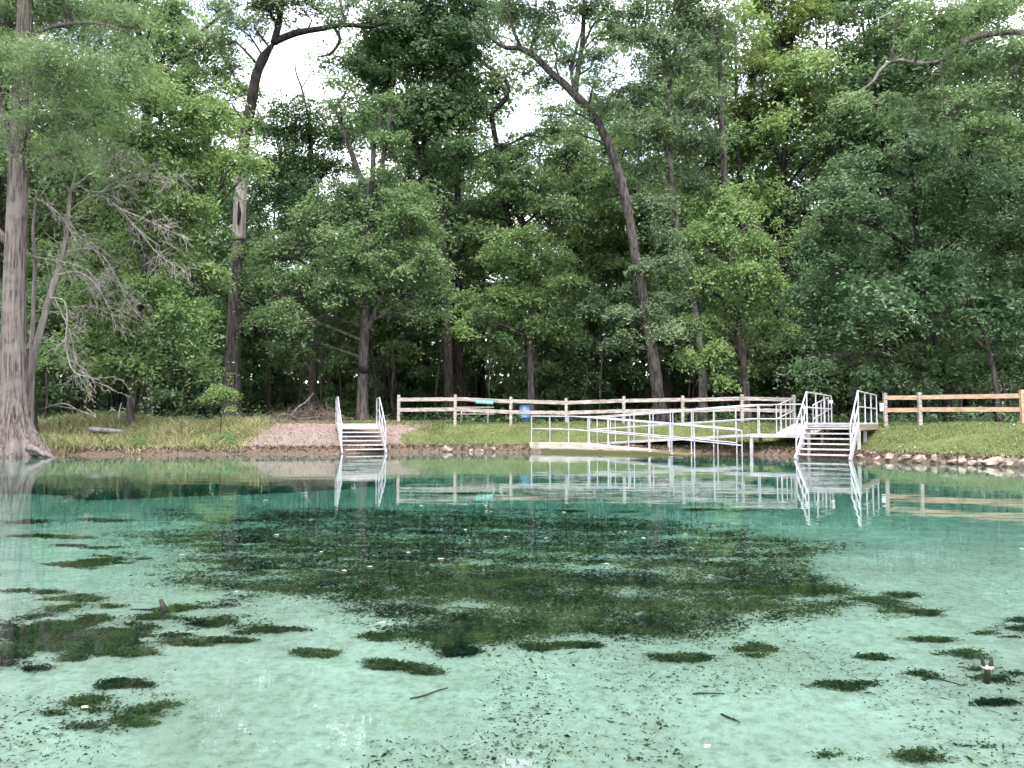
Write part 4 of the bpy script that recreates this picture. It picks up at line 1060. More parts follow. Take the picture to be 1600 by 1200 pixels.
stairs = empty('pool_stairs', lw(0.85, 0, 0), 'white metal stairs with high railed landing going down into the water on the right', 'stairs')
SW, DECK = 1.68, 1.2
rail_fn = stair(stairs, UV_O, U, V, SW, 7, 0.172, 0.28, DECK)
rail_fn(0.0); rail_fn(SW)
LV0, LV1 = 1.93, 6.9
slab('landing_deck', stairs, lw(-0.05, LV0 - 0.04, DECK), lw(SW + 0.05, LV0 - 0.04, DECK), lw(SW + 0.05, LV1, DECK), lw(-0.05, LV1, DECK), 0.05, 'white_tread')
mb = MB(); beam(mb, lw(SW + 0.03, LV0 + 0.25, DECK - 0.16), lw(SW + 0.03, LV1, DECK - 0.16), 0.05, 0.2); mb.build('side_joist', M['deck_wood'], stairs)
mb = MB(); beam(mb, lw(-0.03, LV0 + 0.05, DECK - 0.16), lw(-0.03, LV1, DECK - 0.16), 0.05, 0.2); mb.build('side_joist', M['deck_wood'], stairs)
mb = MB(); beam(mb, lw(0.03, LV0 + 0.02, DECK - 0.1), lw(SW - 0.03, LV0 + 0.02, DECK - 0.1), 0.04, 0.09); mb.build('front_beam', M['white_metal'], stairs)
for u, v in ((0.02, 2.1), (SW - 0.02, 2.1), (SW - 0.1, 4.2), (0.1, 4.2)):
    p = lw(u, v, 0); g = ground_z(p[0], p[1])
    mb = MB(); beam(mb, lw(u, v, g - 0.3), lw(u, v, DECK - 0.06), 0.1, 0.1, (V[0], V[1], 0)); mb.build('support_post', M['white_tread'], stairs)
for u in (0.0, SW):
    a, b = LV0 + 0.02, LV1 - 0.05
    pipe('handrail', stairs, [lw(u, a, DECK + 1.1), lw(u, b, DECK + 1.1)])
    pipe('mid_rail', stairs, [lw(u, a, DECK + 0.56), lw(u, b, DECK + 0.56)])
    for k in range(4):
        v = a + (b - a) * k / 3
        o = pipe('rail_post', stairs, [lw(u, v, DECK - 0.05), lw(u, v, DECK + 1.1)])
        mb = MB(); beam(mb, lw(u, v, DECK + 0.001), lw(u, v, DECK + 0.014), 0.1, 0.1, (V[0], V[1], 0)); mb.build('base_plate', M['galvanised'], o)

ramp_root = empty('access_ramp', lw(-5, 2, 0.2), 'white railed switchback access ramp zigzagging down to the water beside the right stairs', 'ramp')
ZP1, ZP2 = 0.78, 0.36
# run 1 alongside the landing, platform, run 2 to the left, platform and run 3 of concrete into the water
U1a, U1b = -1.62, -0.16
slab('ramp_run', ramp_root, lw(U1a, 4.2, ZP1), lw(U1b, 4.2, ZP1), lw(U1b, 7.6, DECK), lw(U1a, 7.6, DECK), 0.09, 'ramp_deck')
slab('platform', ramp_root, lw(-2.2, 2.66, ZP1), lw(U1b, 2.66, ZP1), lw(U1b, 4.19, ZP1), lw(-2.2, 4.19, ZP1), 0.1, 'ramp_deck')
slab('ramp_run', ramp_root, lw(-8.6, 2.66, ZP2), lw(-2.21, 2.66, ZP1), lw(-2.21, 4.1, ZP1), lw(-8.6, 4.1, ZP2), 0.09, 'ramp_deck')
mb = MB(); beam(mb, lw(-2.2, 2.63, ZP1 - 0.05), lw(U1b + 0.1, 2.63, ZP1 - 0.05), 0.045, 0.14); mb.build('fascia', M['white_metal'], ramp_root)
mb = MB(); beam(mb, lw(-8.6, 2.63, ZP2 - 0.04), lw(-2.21, 2.63, ZP1 - 0.04), 0.045, 0.1); mb.build('fascia', M['white_metal'], ramp_root)
for u, v, wd in ((-2.15, 2.68, 0.11), (-0.3, 2.68, 0.11), (-5.4, 2.7, 0.12), (-2.15, 4.0, 0.12)):
    p = lw(u, v, 0); g = min(ground_z(p[0], p[1]), 0.1)
    top = ZP1 - 0.11 if u > -3 else ZP2 + (ZP1 - ZP2) * (u + 8.6) / 6.4 - 0.1
    mb = MB(); beam(mb, lw(u, v, g - 0.5), lw(u, v, top), wd, wd, (V[0], V[1], 0)); mb.build('support_post', M['white_metal'], ramp_root)
# concrete base: turning platform and the last run, side walls going below the water
prof = [(-10.75, ZP2 + 0.02), (-8.7, ZP2), (-4.3, 0.02), (-1.7, -0.2)]
mb = MB()
for (u0, z0), (u1, z1) in zip(prof[:-1], prof[1:]):
    vb = 4.15 if u0 < -9 else 2.35
    lo = -0.9
    box8(mb, [lw(u0, 0.75, lo), lw(u1, 0.75, lo), lw(u1, vb, lo), lw(u0, vb, lo), lw(u0, 0.75, z0), lw(u1, 0.75, z1), lw(u1, vb, z1), lw(u0, vb, z0)])
mb.build('concrete_base', M['concrete'], ramp_root)
def zrun3(u): return float(np.interp(u, [p[0] for p in prof], [p[1] for p in prof]))
def zrun2(u): return float(np.interp(u, [-8.6, -2.2, 0], [ZP2, ZP1, ZP1]))
def railing(pts_fn, us, vfix, zf, h=1.1):
    """rail along u at fixed v"""
    P = [lw(u, vfix, zf(u) + h) for u in us]; Q = [lw(u, vfix, zf(u) + h * 0.52) for u in us]
    pipe('handrail', ramp_root, P); pipe('mid_rail', ramp_root, Q)
def posts(us, vfix, zf, h=1.1, r=RR * 0.9):
    for u in us:
        o = pipe('rail_post', ramp_root, [lw(u, vfix, zf(u) - 0.03), lw(u, vfix, zf(u) + h)], r)
        mb = MB(); beam(mb, lw(u, vfix, zf(u) - 0.004), lw(u, vfix, zf(u) + 0.014), 0.11, 0.11, (V[0], V[1], 0)); mb.build('base_plate', M['galvanised'], o)
# outer (water side) rail of the last run
railing(None, [-10.7, -8.7, -4.3, -2.0], 0.82, zrun3)
posts(np.linspace(-10.7, -2.0, 11), 0.82, zrun3)
# inner rail of the last run
railing(None, [-8.75, -4.3, -2.6], 2.28, zrun3)
posts(np.linspace(-8.75, -2.6, 8), 2.28, zrun3)
# left end rail of the turning platform
for z in (1.1, 0.57):
    pipe('handrail' if z > 1 else 'mid_rail', ramp_root, [lw(-10.7, 0.82, ZP2 + 0.02 + z), lw(-10.7, 4.05, ZP2 + 0.02 + z)])
posts([-10.7], 2.4, zrun3); posts([-10.7, -9.6], 4.05, zrun3)
# back rail
def zback(u): return ZP2 + 0.02 if u < -8.6 else zrun2(u)
railing(None, [-10.7, -8.6, -2.2, -1.68], 4.05, zback)
posts(np.linspace(-8.6, -2.2, 8), 4.05, zback)
# front rail of run 2
railing(None, [-8.6, -2.2, -0.25], 2.72, zrun2)
posts(np.linspace(-8.6, -0.25, 11), 2.72, zrun2)
# run 1 rails
for u in (U1a + 0.05, U1b - 0.05):
    v0, v1 = (4.15, 7.4)
    for h, nm in ((1.1, 'handrail'), (0.57, 'mid_rail')):
        pipe(nm, ramp_root, [lw(u, v0, ZP1 + h), lw(u, v1, DECK - 0.03 + h)])
    for k in range(5):
        v = v0 + (v1 - v0) * k / 4
        z = ZP1 + (DECK - ZP1) * (v - 4.2) / 3.4
        pipe('rail_post', ramp_root, [lw(u, v, z - 0.04), lw(u, v, z + 1.1)], RR * 0.9)

# little blank plates and the white board beside the landing
def plate(name, label, p, wu, hz, dirv, mat='sign_white', th=0.015):
    d = np.array([dirv[0], dirv[1], 0.0]); d /= np.linalg.norm(d)
    mb = MB(); beam(mb, p - d * wu / 2, p + d * wu / 2, th, hz)
    o = mb.build(name, M[mat]); tag(o, label, 'sign'); return o
pa, pb = lw(SW, LV1 - 0.05, 0), at(1383, 660, 30.6)
plate('notice_board', 'white blank board between the landing rail and first fence post', at(1379, 636, 30.6), 0.2, 0.32, (1, -0.3))
plate('notice_plate', 'small white plate at the far end of the landing rail', lw(0.0, LV1 - 0.2, DECK + 0.86) + np.array([0, -0.04, 0]), 0.14, 0.12, (1, 0))
plate('notice_plate', 'small white plate on the stair post beside the ramp', lw(-0.12, LV0 + 0.1, DECK + 0.55) + np.array([0, -0.06, 0]), 0.13, 0.1, (1, 0))

# ------------------------------------------------------------------ stairs on the left
U2 = np.array([0.95, 0.31]); U2 /= np.linalg.norm(U2)
V2 = np.array([-U2[1], U2[0]])
O2 = np.array([-5.85, 30.5]) - U2 * 0.86
ls = empty('pool_stairs', (-5.85, 30.5, 0), 'white metal stairs with two handrails on the dirt bank at left', 'stairs')
rail2 = stair(ls, O2, U2, V2, 1.72, 7, 0.168, 0.27, 1.17)
rail2(0.0); rail2(1.72)
def l2(u, v, z): return lw(u, v, z, O2, U2, V2)
slab('top_deck', ls, l2(-0.03, 1.84, 1.17), l2(1.75, 1.84, 1.17), l2(1.75, 2.7, 1.17), l2(-0.03, 2.7, 1.17), 0.05, 'white_tread')
mb = MB(); beam(mb, l2(0.03, 1.86, 1.06), l2(1.69, 1.86, 1.06), 0.04, 0.16); mb.build('front_beam', M['white_tread'], ls)
for u in (0.0, 1.72):
    pipe('handrail', ls, [l2(u, 1.84, 2.27), l2(u, 2.6, 2.23)])
    pipe('mid_rail', ls, [l2(u, 1.84, 1.73), l2(u, 2.6, 1.71)])
    pipe('rail_post', ls, [l2(u, 2.6, 1.1), l2(u, 2.6, 2.23)])

# ------------------------------------------------------------------ fences
def fence(label, posts, tops, mat, mats=None, drop=(0.2, 0.68)):
    """posts [(x,y)], top heights; two rails between neighbours"""
    root = empty('wooden_fence', (posts[0][0], posts[0][1], 1.15), label, 'fence')
    P = [np.array([x, y, 0.0]) for x, y in posts]
    for k, (p, t) in enumerate(zip(P, tops)):
        g = ground_z(p[0], p[1])
        tilt = np.array([random.uniform(-0.02, 0.02), random.uniform(-0.02, 0.02), 0])
        mb = MB()
        beam(mb, p + Z1 * (g - 0.3), p + tilt + Z1 * (t - 0.02), 0.13, 0.12, (0, 1, 0))
        a, b = p + tilt + Z1 * (t - 0.02), p + tilt + Z1 * t
        beam(mb, a, b, 0.115, 0.105, (0, 1, 0))
        mb.build('post', M[mats[k] if mats else mat], root)
    for k in range(len(P) - 1):
        d = P[k + 1] - P[k]; d /= np.linalg.norm(d)
        nrm = np.array([d[1], -d[0], 0]) * 0.035
        if nrm[1] > 0: nrm = -nrm
        for dr in drop:
            a = P[k] + d * 0.062 + nrm * 0.3 + Z1 * (tops[k] - dr + random.uniform(-0.015, 0.015)); b = P[k + 1] - d * 0.062 + nrm * 0.3 + Z1 * (tops[k + 1] - dr + random.uniform(-0.015, 0.015))
            mb = MB(); beam(mb, a, b, 0.05, 0.165); mb.build('rail', M[mat], root)
    return root, P
def fp(px, D): return ((px - 800) / F * D, D)
left_px = [(623, 617, 35), (711, 616.5, 35), (798, 620, 35), (885, 622, 35), (974, 619, 34.8), (1066, 618, 34.4), (1159, 616, 33.8), (1240, 617, 33.2)]
fl, FP = fence('weathered grey split rail fence running behind the grass bank and ramp', [fp(a, d) for a, b, d in left_px], [at(a, b, d)[2] for a, b, d in left_px], 'fence_old')
right_px = [(1383, 614, 30.6), (1437, 613, 29.8), (1598, 609, 27.2), (1760, 604, 24.8)]
fr, FP2 = fence('newer orange brown wooden fence on the right grass bank', [fp(a, d) for a, b, d in right_px], [at(a, b, d)[2] for a, b, d in right_px], 'fence_new', ['fence_old', 'fence_old', 'fence_new', 'fence_new'])

# green sign with white lettering on the top rail
sp0, sp1 = at(743, 627, 34.9), at(771, 628.5, 34.9)
sg = empty('grass_sign', (sp0 + sp1) / 2, 'green STAY OFF GRASS sign with white letters on the top fence rail', 'sign')
mb = MB(); beam(mb, sp0, sp1, 0.02, 0.19); panel = mb.build('panel', M['sign_green'], sg)
cu = bpy.data.curves.new('lettering', 'FONT')
cu.body = 'STAY OFF GRASS'; cu.size = 0.135; cu.align_x = 'CENTER'; cu.align_y = 'CENTER'; cu.extrude = 0.002; cu.offset = 0.003
tmp = bpy.data.objects.new('lettering', cu); COL.objects.link(tmp)
bpy.context.view_layer.update()
me = bpy.data.meshes.new_from_object(tmp.evaluated_get(bpy.context.evaluated_depsgraph_get()))
bpy.data.objects.remove(tmp)
me.materials.clear(); me.materials.append(M['sign_white'])
lt = bpy.data.objects.new('lettering', me); COL.objects.link(lt)
wd = max(v.co.x for v in me.vertices) - min(v.co.x for v in me.vertices)
lt.parent = panel; lt.location = (0, -0.016, 0)
lt.rotation_euler = (pi / 2, math.atan2(-(sp1 - sp0)[2], (sp1 - sp0)[0]) * -1 * -1, 0)
lt.scale = (0.74 / wd, 1.0, 1.0)

# blue barrel
bp_ = at(820, 660, 39); bp_[2] = ground_z(bp_[0], bp_[1])
bar = empty('barrel', bp_, 'blue plastic barrel standing behind the fence', 'barrel')
prof_b = [(0.0, 0.25), (0.04, 0.275), (0.28, 0.285), (0.29, 0.3), (0.32, 0.3), (0.33, 0.285), (0.58, 0.285), (0.59, 0.3), (0.62, 0.3), (0.63, 0.285), (0.84, 0.275), (0.88, 0.25)]
mb = MB(); tube(mb, [bp_ + Z1 * z for z, r in prof_b], [r for z, r in prof_b], 24, cap=True); drum = mb.build('drum', M['blue_plastic'], bar, True)
mb = MB(); tube(mb, [bp_ + Z1 * 0.87, bp_ + Z1 * 0.91], [0.285, 0.285], 24); mb.build('rim', M['blue_plastic'], drum)

# picnic table
tp = at(742, 660, 36.3); tp[2] = ground_z(tp[0], tp[1])
tb = empty('picnic_table', tp, 'picnic table with bench standing behind the fence under the green sign', 'table')
for j in range(4):
    mb = MB(); y = -0.3 + j * 0.19
    beam(mb, tp + np.array([-0.9, y, 0.76]), tp + np.array([0.9, y, 0.76]), 0.17, 0.045); mb.build('plank', M['table_wood'], tb)
for y in (-0.68, 0.68):
    mb = MB(); beam(mb, tp + np.array([-0.9, y, 0.44]), tp + np.array([0.9, y, 0.44]), 0.26, 0.045); mb.build('bench', M['table_wood'], tb)
for x in (-0.62, 0.62):
    mb = MB()
    for sg_ in (-1, 1):
        tube(mb, [tp + np.array([x, sg_ * 0.62, 0.0]), tp + np.array([x, sg_ * 0.2, 0.73])], [0.024, 0.024], 8)
    tube(mb, [tp + np.array([x, -0.72, 0.41]), tp + np.array([x, 0.72, 0.41])], [0.022, 0.022], 8)
    fr_ = mb.build('frame', M['galvanised'], tb)
    mb = MB(); tube(mb, [tp + np.array([x, 0, 0.42]), tp + np.array([x * 0.3, 0, 0.72])], [0.018, 0.018], 6); mb.build('brace', M['galvanised'], fr_)

# ------------------------------------------------------------------ rocks along the shore
def rock(name, label, c, r, seed, group=None):
    rg = np.random.default_rng(seed)
    nu, nv = 14, 9
    th = np.arange(nu) / nu * 2 * pi
    V_ = []
    for j in range(nv):
        ph = -pi / 2 + pi * j / (nv - 1)
        for a in th:
            V_.append((cos(ph) * cos(a), cos(ph) * sin(a), sin(ph)))
    d = np.array(V_)
    # cut by random planes for a broken limestone look
    rad = np.ones(len(d)) * 1.25
    for _ in range(11):
        nrm = unit(rg.normal(size=3)); off = rg.uniform(0.62, 1.0)
        k = d @ nrm
        rad = np.where(k > 0.05, np.minimum(rad, off / np.maximum(k, 0.05)), rad)
    rad *= 1 + 0.09 * np.sin(d[:, 0] * 7 + seed) * np.sin(d[:, 1] * 6 + seed * 2) + 0.035 * rg.normal(size=len(d))
    v = np.array(c) + d * rad[:, None] * np.array(r)
    idx = np.arange(nu * nv).reshape(nv, nu)
    q = np.stack([idx[:-1], np.roll(idx[:-1], -1, 1), np.roll(idx[1:], -1, 1), idx[1:]], -1).reshape(-1, 4)
    mb = MB(); mb.add(v, q)
    return tag(mb.build(name, M['rock']), label, 'rock', group)
ORD = ['first', 'second', 'third', 'fourth', 'fifth', 'sixth', 'seventh', 'eighth', 'ninth', 'tenth', 'eleventh', 'twelfth', 'thirteenth', 'fourteenth', 'fifteenth', 'sixteenth', 'seventeenth', 'eighteenth', 'nineteenth', 'twentieth']
rocks = [(1345, 714, 9, 5), (1366, 709, 10, 4), (1373, 717, 6, 4), (1390, 716, 11, 7), (1404, 709, 9, 4), (1413, 718, 15, 7), (1440, 719, 14, 7), (1460, 717, 7, 7), (1471, 722, 6, 4), (1489, 722, 9, 5), (1504, 721, 7, 7), (1520, 724, 9, 4), (1532, 723, 8, 6), (1552, 722, 17, 9), (1571, 728, 6, 4), (1583, 722, 12, 10), (1600, 725, 12, 9), (1622, 730, 14, 9)]
for k, (px, py, rx, ry) in enumerate(rocks):
    yw = np.interp(px, [1330, 1420, 1500, 1600, 1800], [716.5, 722.5, 726, 731, 742]) 
    D = CAM_Z * F / (yw - 660) + 0.12 + max(0, (yw - py - ry) * 0.06)
    c = at(px, py, D)
    sc_ = D / F * 0.85
    rock('shore_rock', 'pale limestone rock, %s from the stairs along the right waterline' % ORD[k], c, (rx * sc_, rx * sc_ * 0.75, ry * sc_ * 1.15), 40 + k, 'limestone rocks along the right waterline')
for k, (px, py, rx, ry, lb) in enumerate([(759, 701, 4, 6, 'upright pale stone on the undercut bank left of the ramp'), (752, 704, 5, 3, 'low pale stone at the foot of the upright stone'), (771, 703, 5, 3, 'low pale stone nearest the ramp on the undercut bank'), (698, 702, 9, 4, 'flat pale stone at the water between left stairs and undercut bank'), (735, 705, 5, 3, 'small pale stone at the undercut grass bank')]):
    D = 32.0
    rock('shore_rock', lb, at(px, py, D), (rx * D / F, rx * D / F * 0.8, ry * D / F * 1.2), 80 + k)

# ------------------------------------------------------------------ grass, weeds and litter on the banks
def scatter_land(n, x0, x1, dmax, cond):
    xs, ys = [], []
    while sum(len(a) for a in xs) < n:
        x = rng.uniform(x0, x1, n * 2); y = rng.uniform(15, 39, n * 2)
        d = shore_dist(x, y)
        m = (d > 0.05) & (d < dmax) & (y < fence_y(x) + 1.8) & cond(x, y)
        xs.append(x[m]); ys.append(y[m])
    return np.concatenate(xs)[:n], np.concatenate(ys)[:n]
def blades(mb, x, y, h, w, lean):
    n = len(x)
    z = height(x, y)
    p = np.stack([x, y, z - 0.01], -1)
    a = rng.random(n) * pi
    s = np.stack([np.cos(a), np.sin(a), np.zeros(n)], -1) * (w / 2)[:, None]
    t = np.stack([rng.normal(size=n) * lean, rng.normal(size=n) * lean, np.ones(n)], -1) * h[:, None]
    mid = p + t * 0.55
    tip = p + t + np.stack([rng.normal(size=n), rng.normal(size=n), -0.3 * np.ones(n)], -1) * (h * lean * 0.6)[:, None]
    v = np.stack([p - s, p + s, mid + s * 0.8, tip, mid - s * 0.8], 1).reshape(-1, 3)
    b = (np.arange(n) * 5)[:, None]
    mb.add(v, b + np.array([[0, 1, 2, 4]]), b + np.array([[4, 2, 3]]))
M['grass'] = island_material('grass', [(0.0, (0.065, 0.105, 0.032)), (0.5, (0.15, 0.205, 0.072)), (0.75, (0.21, 0.25, 0.1)), (1.0, (0.32, 0.28, 0.18))], 0.7, 0.3)
M['dry_grass'] = island_material('dry_grass', [(0.0, (0.09, 0.135, 0.035)), (0.45, (0.23, 0.28, 0.095)), (0.7, (0.43, 0.38, 0.21)), (1.0, (0.58, 0.51, 0.36))], 0.8, 0.25)
M['litter'] = island_material('litter', [(0.0, (0.07, 0.05, 0.04)), (0.3, (0.19, 0.145, 0.122)), (0.8, (0.31, 0.245, 0.215)), (1.0, (0.42, 0.35, 0.31))], 0.9)
not_dirt = lambda x, y: (x > -3.4 - (35 - y) * 0.25 + 0.4 * vnoise(x, y, 1.4, 21))
gx_, gy_ = scatter_land(82000, -5, 22, 9, not_dirt)
dd = shore_dist(gx_, gy_)
keep = (dd > 0.35) | (rng.random(len(dd)) < 0.35)
gx_, gy_ = gx_[keep], gy_[keep]
mb = MB()
patch = 0.5 + 0.5 * vnoise(gx_, gy_, 1.1, 55)
patch = np.clip(patch, 0.0, 1.1)
bare = rng.random(len(gx_)) < np.clip((0.3 - patch - 0.3 * vnoise(gx_, gy_, 4.0, 56)) * 3, 0, 0.8)
gx_, gy_, patch = gx_[~bare], gy_[~bare], patch[~bare]
blades(mb, gx_, gy_, rng.uniform(0.035, 0.12, len(gx_)) * (0.5 + 0.8 * patch), rng.uniform(0.012, 0.024, len(gx_)), 0.5)
n = 1500
lx_, ly_ = scatter_land(n, -4, 22, 9, not_dirt)
lb_ = MB(); leaf_quads(lb_, np.stack([lx_, ly_, height(lx_, ly_) + 0.05], -1), rng.normal(size=(n, 3)) * 0.4 + np.array([0, 0, 1]), rng.uniform(0.05, 0.11, n), rng.uniform(0.03, 0.06, n), 0.2)
tag(lb_.build('fallen_leaves', M['litter']), 'dry fallen leaves scattered over the mown grass bank', 'leaves', kind='stuff')
tag(mb.build('lawn_grass', M['grass']), 'short mown green grass on the bank below the fence', 'grass', kind='stuff')
gx_, gy_ = scatter_land(40000, -27, -9.6, 5.5, lambda x, y: x < -10.6 + 0.7 * vnoise(x, y, 1.4, 21))
mb = MB()
cl = np.clip(0.5 + 0.6 * vnoise(gx_, gy_, 1.7, 57), 0.1, 1.2)
blades(mb, gx_, gy_, rng.uniform(0.18, 0.75, len(gx_)) * cl + 0.1, rng.uniform(0.012, 0.028, len(gx_)), 0.6)
tag(mb.build('dry_tall_grass', M['dry_grass']), 'tangled dry and green tall grass on the left bank beside the cypress', 'grass', kind='stuff')
gx_, gy_ = scatter_land(9000, -11.4, -3.0, 6, lambda x, y: (x > -11.2 + 0.6 * vnoise(x, y, 1.4, 21)) & (x < -3.3 - (35 - y) * 0.25 + 0.5 * vnoise(x, y, 1.4, 21)))
mb = MB()
leaf_quads(mb, np.stack([gx_, gy_, height(gx_, gy_) + rng.uniform(0.005, 0.06, len(gx_))], -1), rng.normal(size=(len(gx_), 3)) * 0.45 + np.array([0, 0, 1]), rng.uniform(0.03, 0.11, len(gx_)), rng.uniform(0.012, 0.04, len(gx_)), 0.25)
tag(mb.build('leaf_litter', M['litter']), 'pinkish dry leaf litter covering the dirt bank around the left stairs', 'leaf litter', kind='stuff')
# thin green fringe along the top of the dirt bank and clods along the undercut edge
gx_, gy_ = scatter_land(9000, -13, -3, 9, lambda x, y: (y > 34.0 + 0.5 * vnoise(x, y, 1.2, 61)))
mb = MB(); blades(mb, gx_, gy_, rng.uniform(0.06, 0.2, len(gx_)), rng.uniform(0.015, 0.03, len(gx_)), 0.5)
tag(mb.build('grass_fringe', M['grass']), 'thin green grass fringe along the top of the dirt bank', 'grass', kind='stuff')
ex, ey = scatter_land(5200, -22, 15, 0.55, lambda x, y: y > 18)
mb = MB()
leaf_quads(mb, np.stack([ex, ey, height(ex, ey) + rng.uniform(-0.02, 0.05, len(ex))], -1), rng.normal(size=(len(ex), 3)) + np.array([0, -0.6, 0.5]), rng.uniform(0.05, 0.16, len(ex)), rng.uniform(0.04, 0.1, len(ex)), 0.3)
M['clod'] = island_material('clod', [(0.0, (0.035, 0.026, 0.02)), (0.6, (0.11, 0.085, 0.06)), (1.0, (0.3, 0.24, 0.18))], 0.95)
tag(mb.build('bank_clods', M['clod']), 'dark roots and clods along the eroded waterline of the bank', 'soil', kind='stuff')

# shrub, stump, log, brush pile on the left bank
def at_ground(px, D):
    p = at(px, 660, D); p[2] = ground_z(p[0], p[1]); return p
c = at_ground(344, 31)
sh = empty('young_shrub', c, 'small light green sapling bush on the left bank in front of the hollow tree', 'shrub')
P, R = smooth_path([c, at(346, 640, 31), at(345, 620, 31), at(350, 606, 31)], [0.025, 0.02, 0.015, 0.008], 3)
mb = MB(); tube(mb, P, R, 6, 0.05); mb.build('stem', M['bark'], sh, True)
grow(sh, [(P, R)], [(at(335, 622, 31), (0.5, 0.4, 0.22)), (at(358, 616, 31), (0.45, 0.4, 0.16)), (at(340, 608, 31.2), (0.4, 0.35, 0.15)), (at(325, 628, 30.9), (0.3, 0.3, 0.16)), (at(362, 638, 30.9), (0.2, 0.2, 0.1))], M['leaf_bright'], M['bark'], L=0.11, dens=3.0, sr=0.3, lps=26)
for k, (px, D, s, lb) in enumerate([(352, 30.4, 0.45, 'leafy green tuft hanging over the end of the grassy bank'), (215, 29.6, 0.3, 'small green bush in the dry grass below the slender tree'), (226, 30.8, 0.4, 'taller weed clump on the crest of the dry grass bank')]):
    c = at_ground(px, D)
    o = empty('weed_clump', c, lb, 'weeds')
    P = np.array([c, c + Z1 * s * 0.6]); mb = MB(); tube(mb, P, [0.012, 0.006], 5); mb.build('stem', M['bark'], o)
    grow(o, [(P, np.array([0.01, 0.01]))], [(c + Z1 * s * 0.5, (s * 0.8, s * 0.7, s * 0.55))], M['leaf_bright'], M['bark'], L=0.1, dens=5.0, sr=0.22, lps=26, branch=False)
c = at_ground(42, 30.6)
st = empty('broken_stump', c, 'broken hollow dead stump standing behind the cypress trunk', 'stump')
P = [c - Z1 * 0.1, c + Z1 * 0.7, c + Z1 * 1.8, c + Z1 * 2.9, at(44, 540, 30.6)]
mb = MB(); tube(mb, P, [0.42, 0.33, 0.28, 0.25, 0.2], 12, 0.06); stt = mb.build('trunk', M['bark'], st, True)
mb = MB(); tube(mb, [at(46, 545, 30.4), at(49, 528, 30.4), at(45, 515, 30.5)], [0.13, 0.09, 0.02], 6, 0.2); mb.build('splinter', M['bark_pale'], stt)
mb = MB(); tube(mb, [at(55, 540, 30.3), at(56, 530, 30.3), at(53, 522, 30.4)], [0.1, 0.07, 0.02], 6, 0.2); mb.build('splinter', M['bark_pale'], stt)
c = at_ground(175, 31.5)
lg = empty('fallen_log', c, 'fallen grey log lying on the crest of the dry grass bank', 'log')
P, R = smooth_path([at_ground(142, 31.6) + Z1 * 0.16, at_ground(165, 31.4) + Z1 * 0.2, at_ground(190, 31.5) + Z1 * 0.15, at_ground(212, 31.8) + Z1 * 0.1], [0.11, 0.1, 0.08, 0.04], 3)
mb = MB(); tube(mb, P, R, 9, 0.08); mb.build('trunk', M['dead_wood'], lg, True)
for a, b, cc in [((150, 652), (120, 640), (75, 632)), ((120, 640), (98, 630), (62, 640)), ((185, 655), (187, 640), (190, 628)), ((150, 650), (138, 640), (130, 634))]:
    P, R = smooth_path([at(*a, 31.5), at(*b, 31.6), at(*cc, 31.7)], [0.035, 0.025, 0.01], 3)
    mb = MB(); tube(mb, P, R, 6, 0.08); mb.build('branch', M['dead_wood'], lg)
c = at_ground(485, 37)
bpile = empty('brush_pile', c, 'heap of dry brown brushwood behind the left stairs', 'brushwood')
mb = MB()
n = 420
A = np.stack([c[0] + rng.normal(size=n) * 0.85, c[1] + rng.normal(size=n) * 0.6, c[2] + rng.random(n) * 0.4], -1)
dirs = unit(rng.normal(size=(n, 3)) * np.array([1, 0.7, 0.35]) + np.array([0.1, 0, 0.28]))
E = A + dirs * rng.uniform(0.5, 1.3, n)[:, None]
hmax = 1.35 * np.exp(-((E[:, 0] - c[0]) / 1.25) ** 2)
E[:, 2] = np.minimum(E[:, 2], c[2] + hmax + 0.1)
twig_batch(mb, A, (A + E) / 2 + rng.normal(size=(n, 3)) * 0.08 + np.array([0, 0, 0.1]), E, 0.013, 0.005)
mb.build('twigs', M['twig_dry'], bpile)['kind'] = 'stuff'
for pts in [[(432, 658), (438, 647), (455, 649), (470, 654), (500, 651)], [(455, 650), (466, 636), (478, 628), (490, 614)]]:
    P, R = smooth_path([at(a, b, 36.2) for a, b in pts], np.linspace(0.05, 0.015, len(pts)), 3)
    mb = MB(); tube(mb, P, R, 6, 0.06); mb.build('branch', M['dead_wood'], bpile)

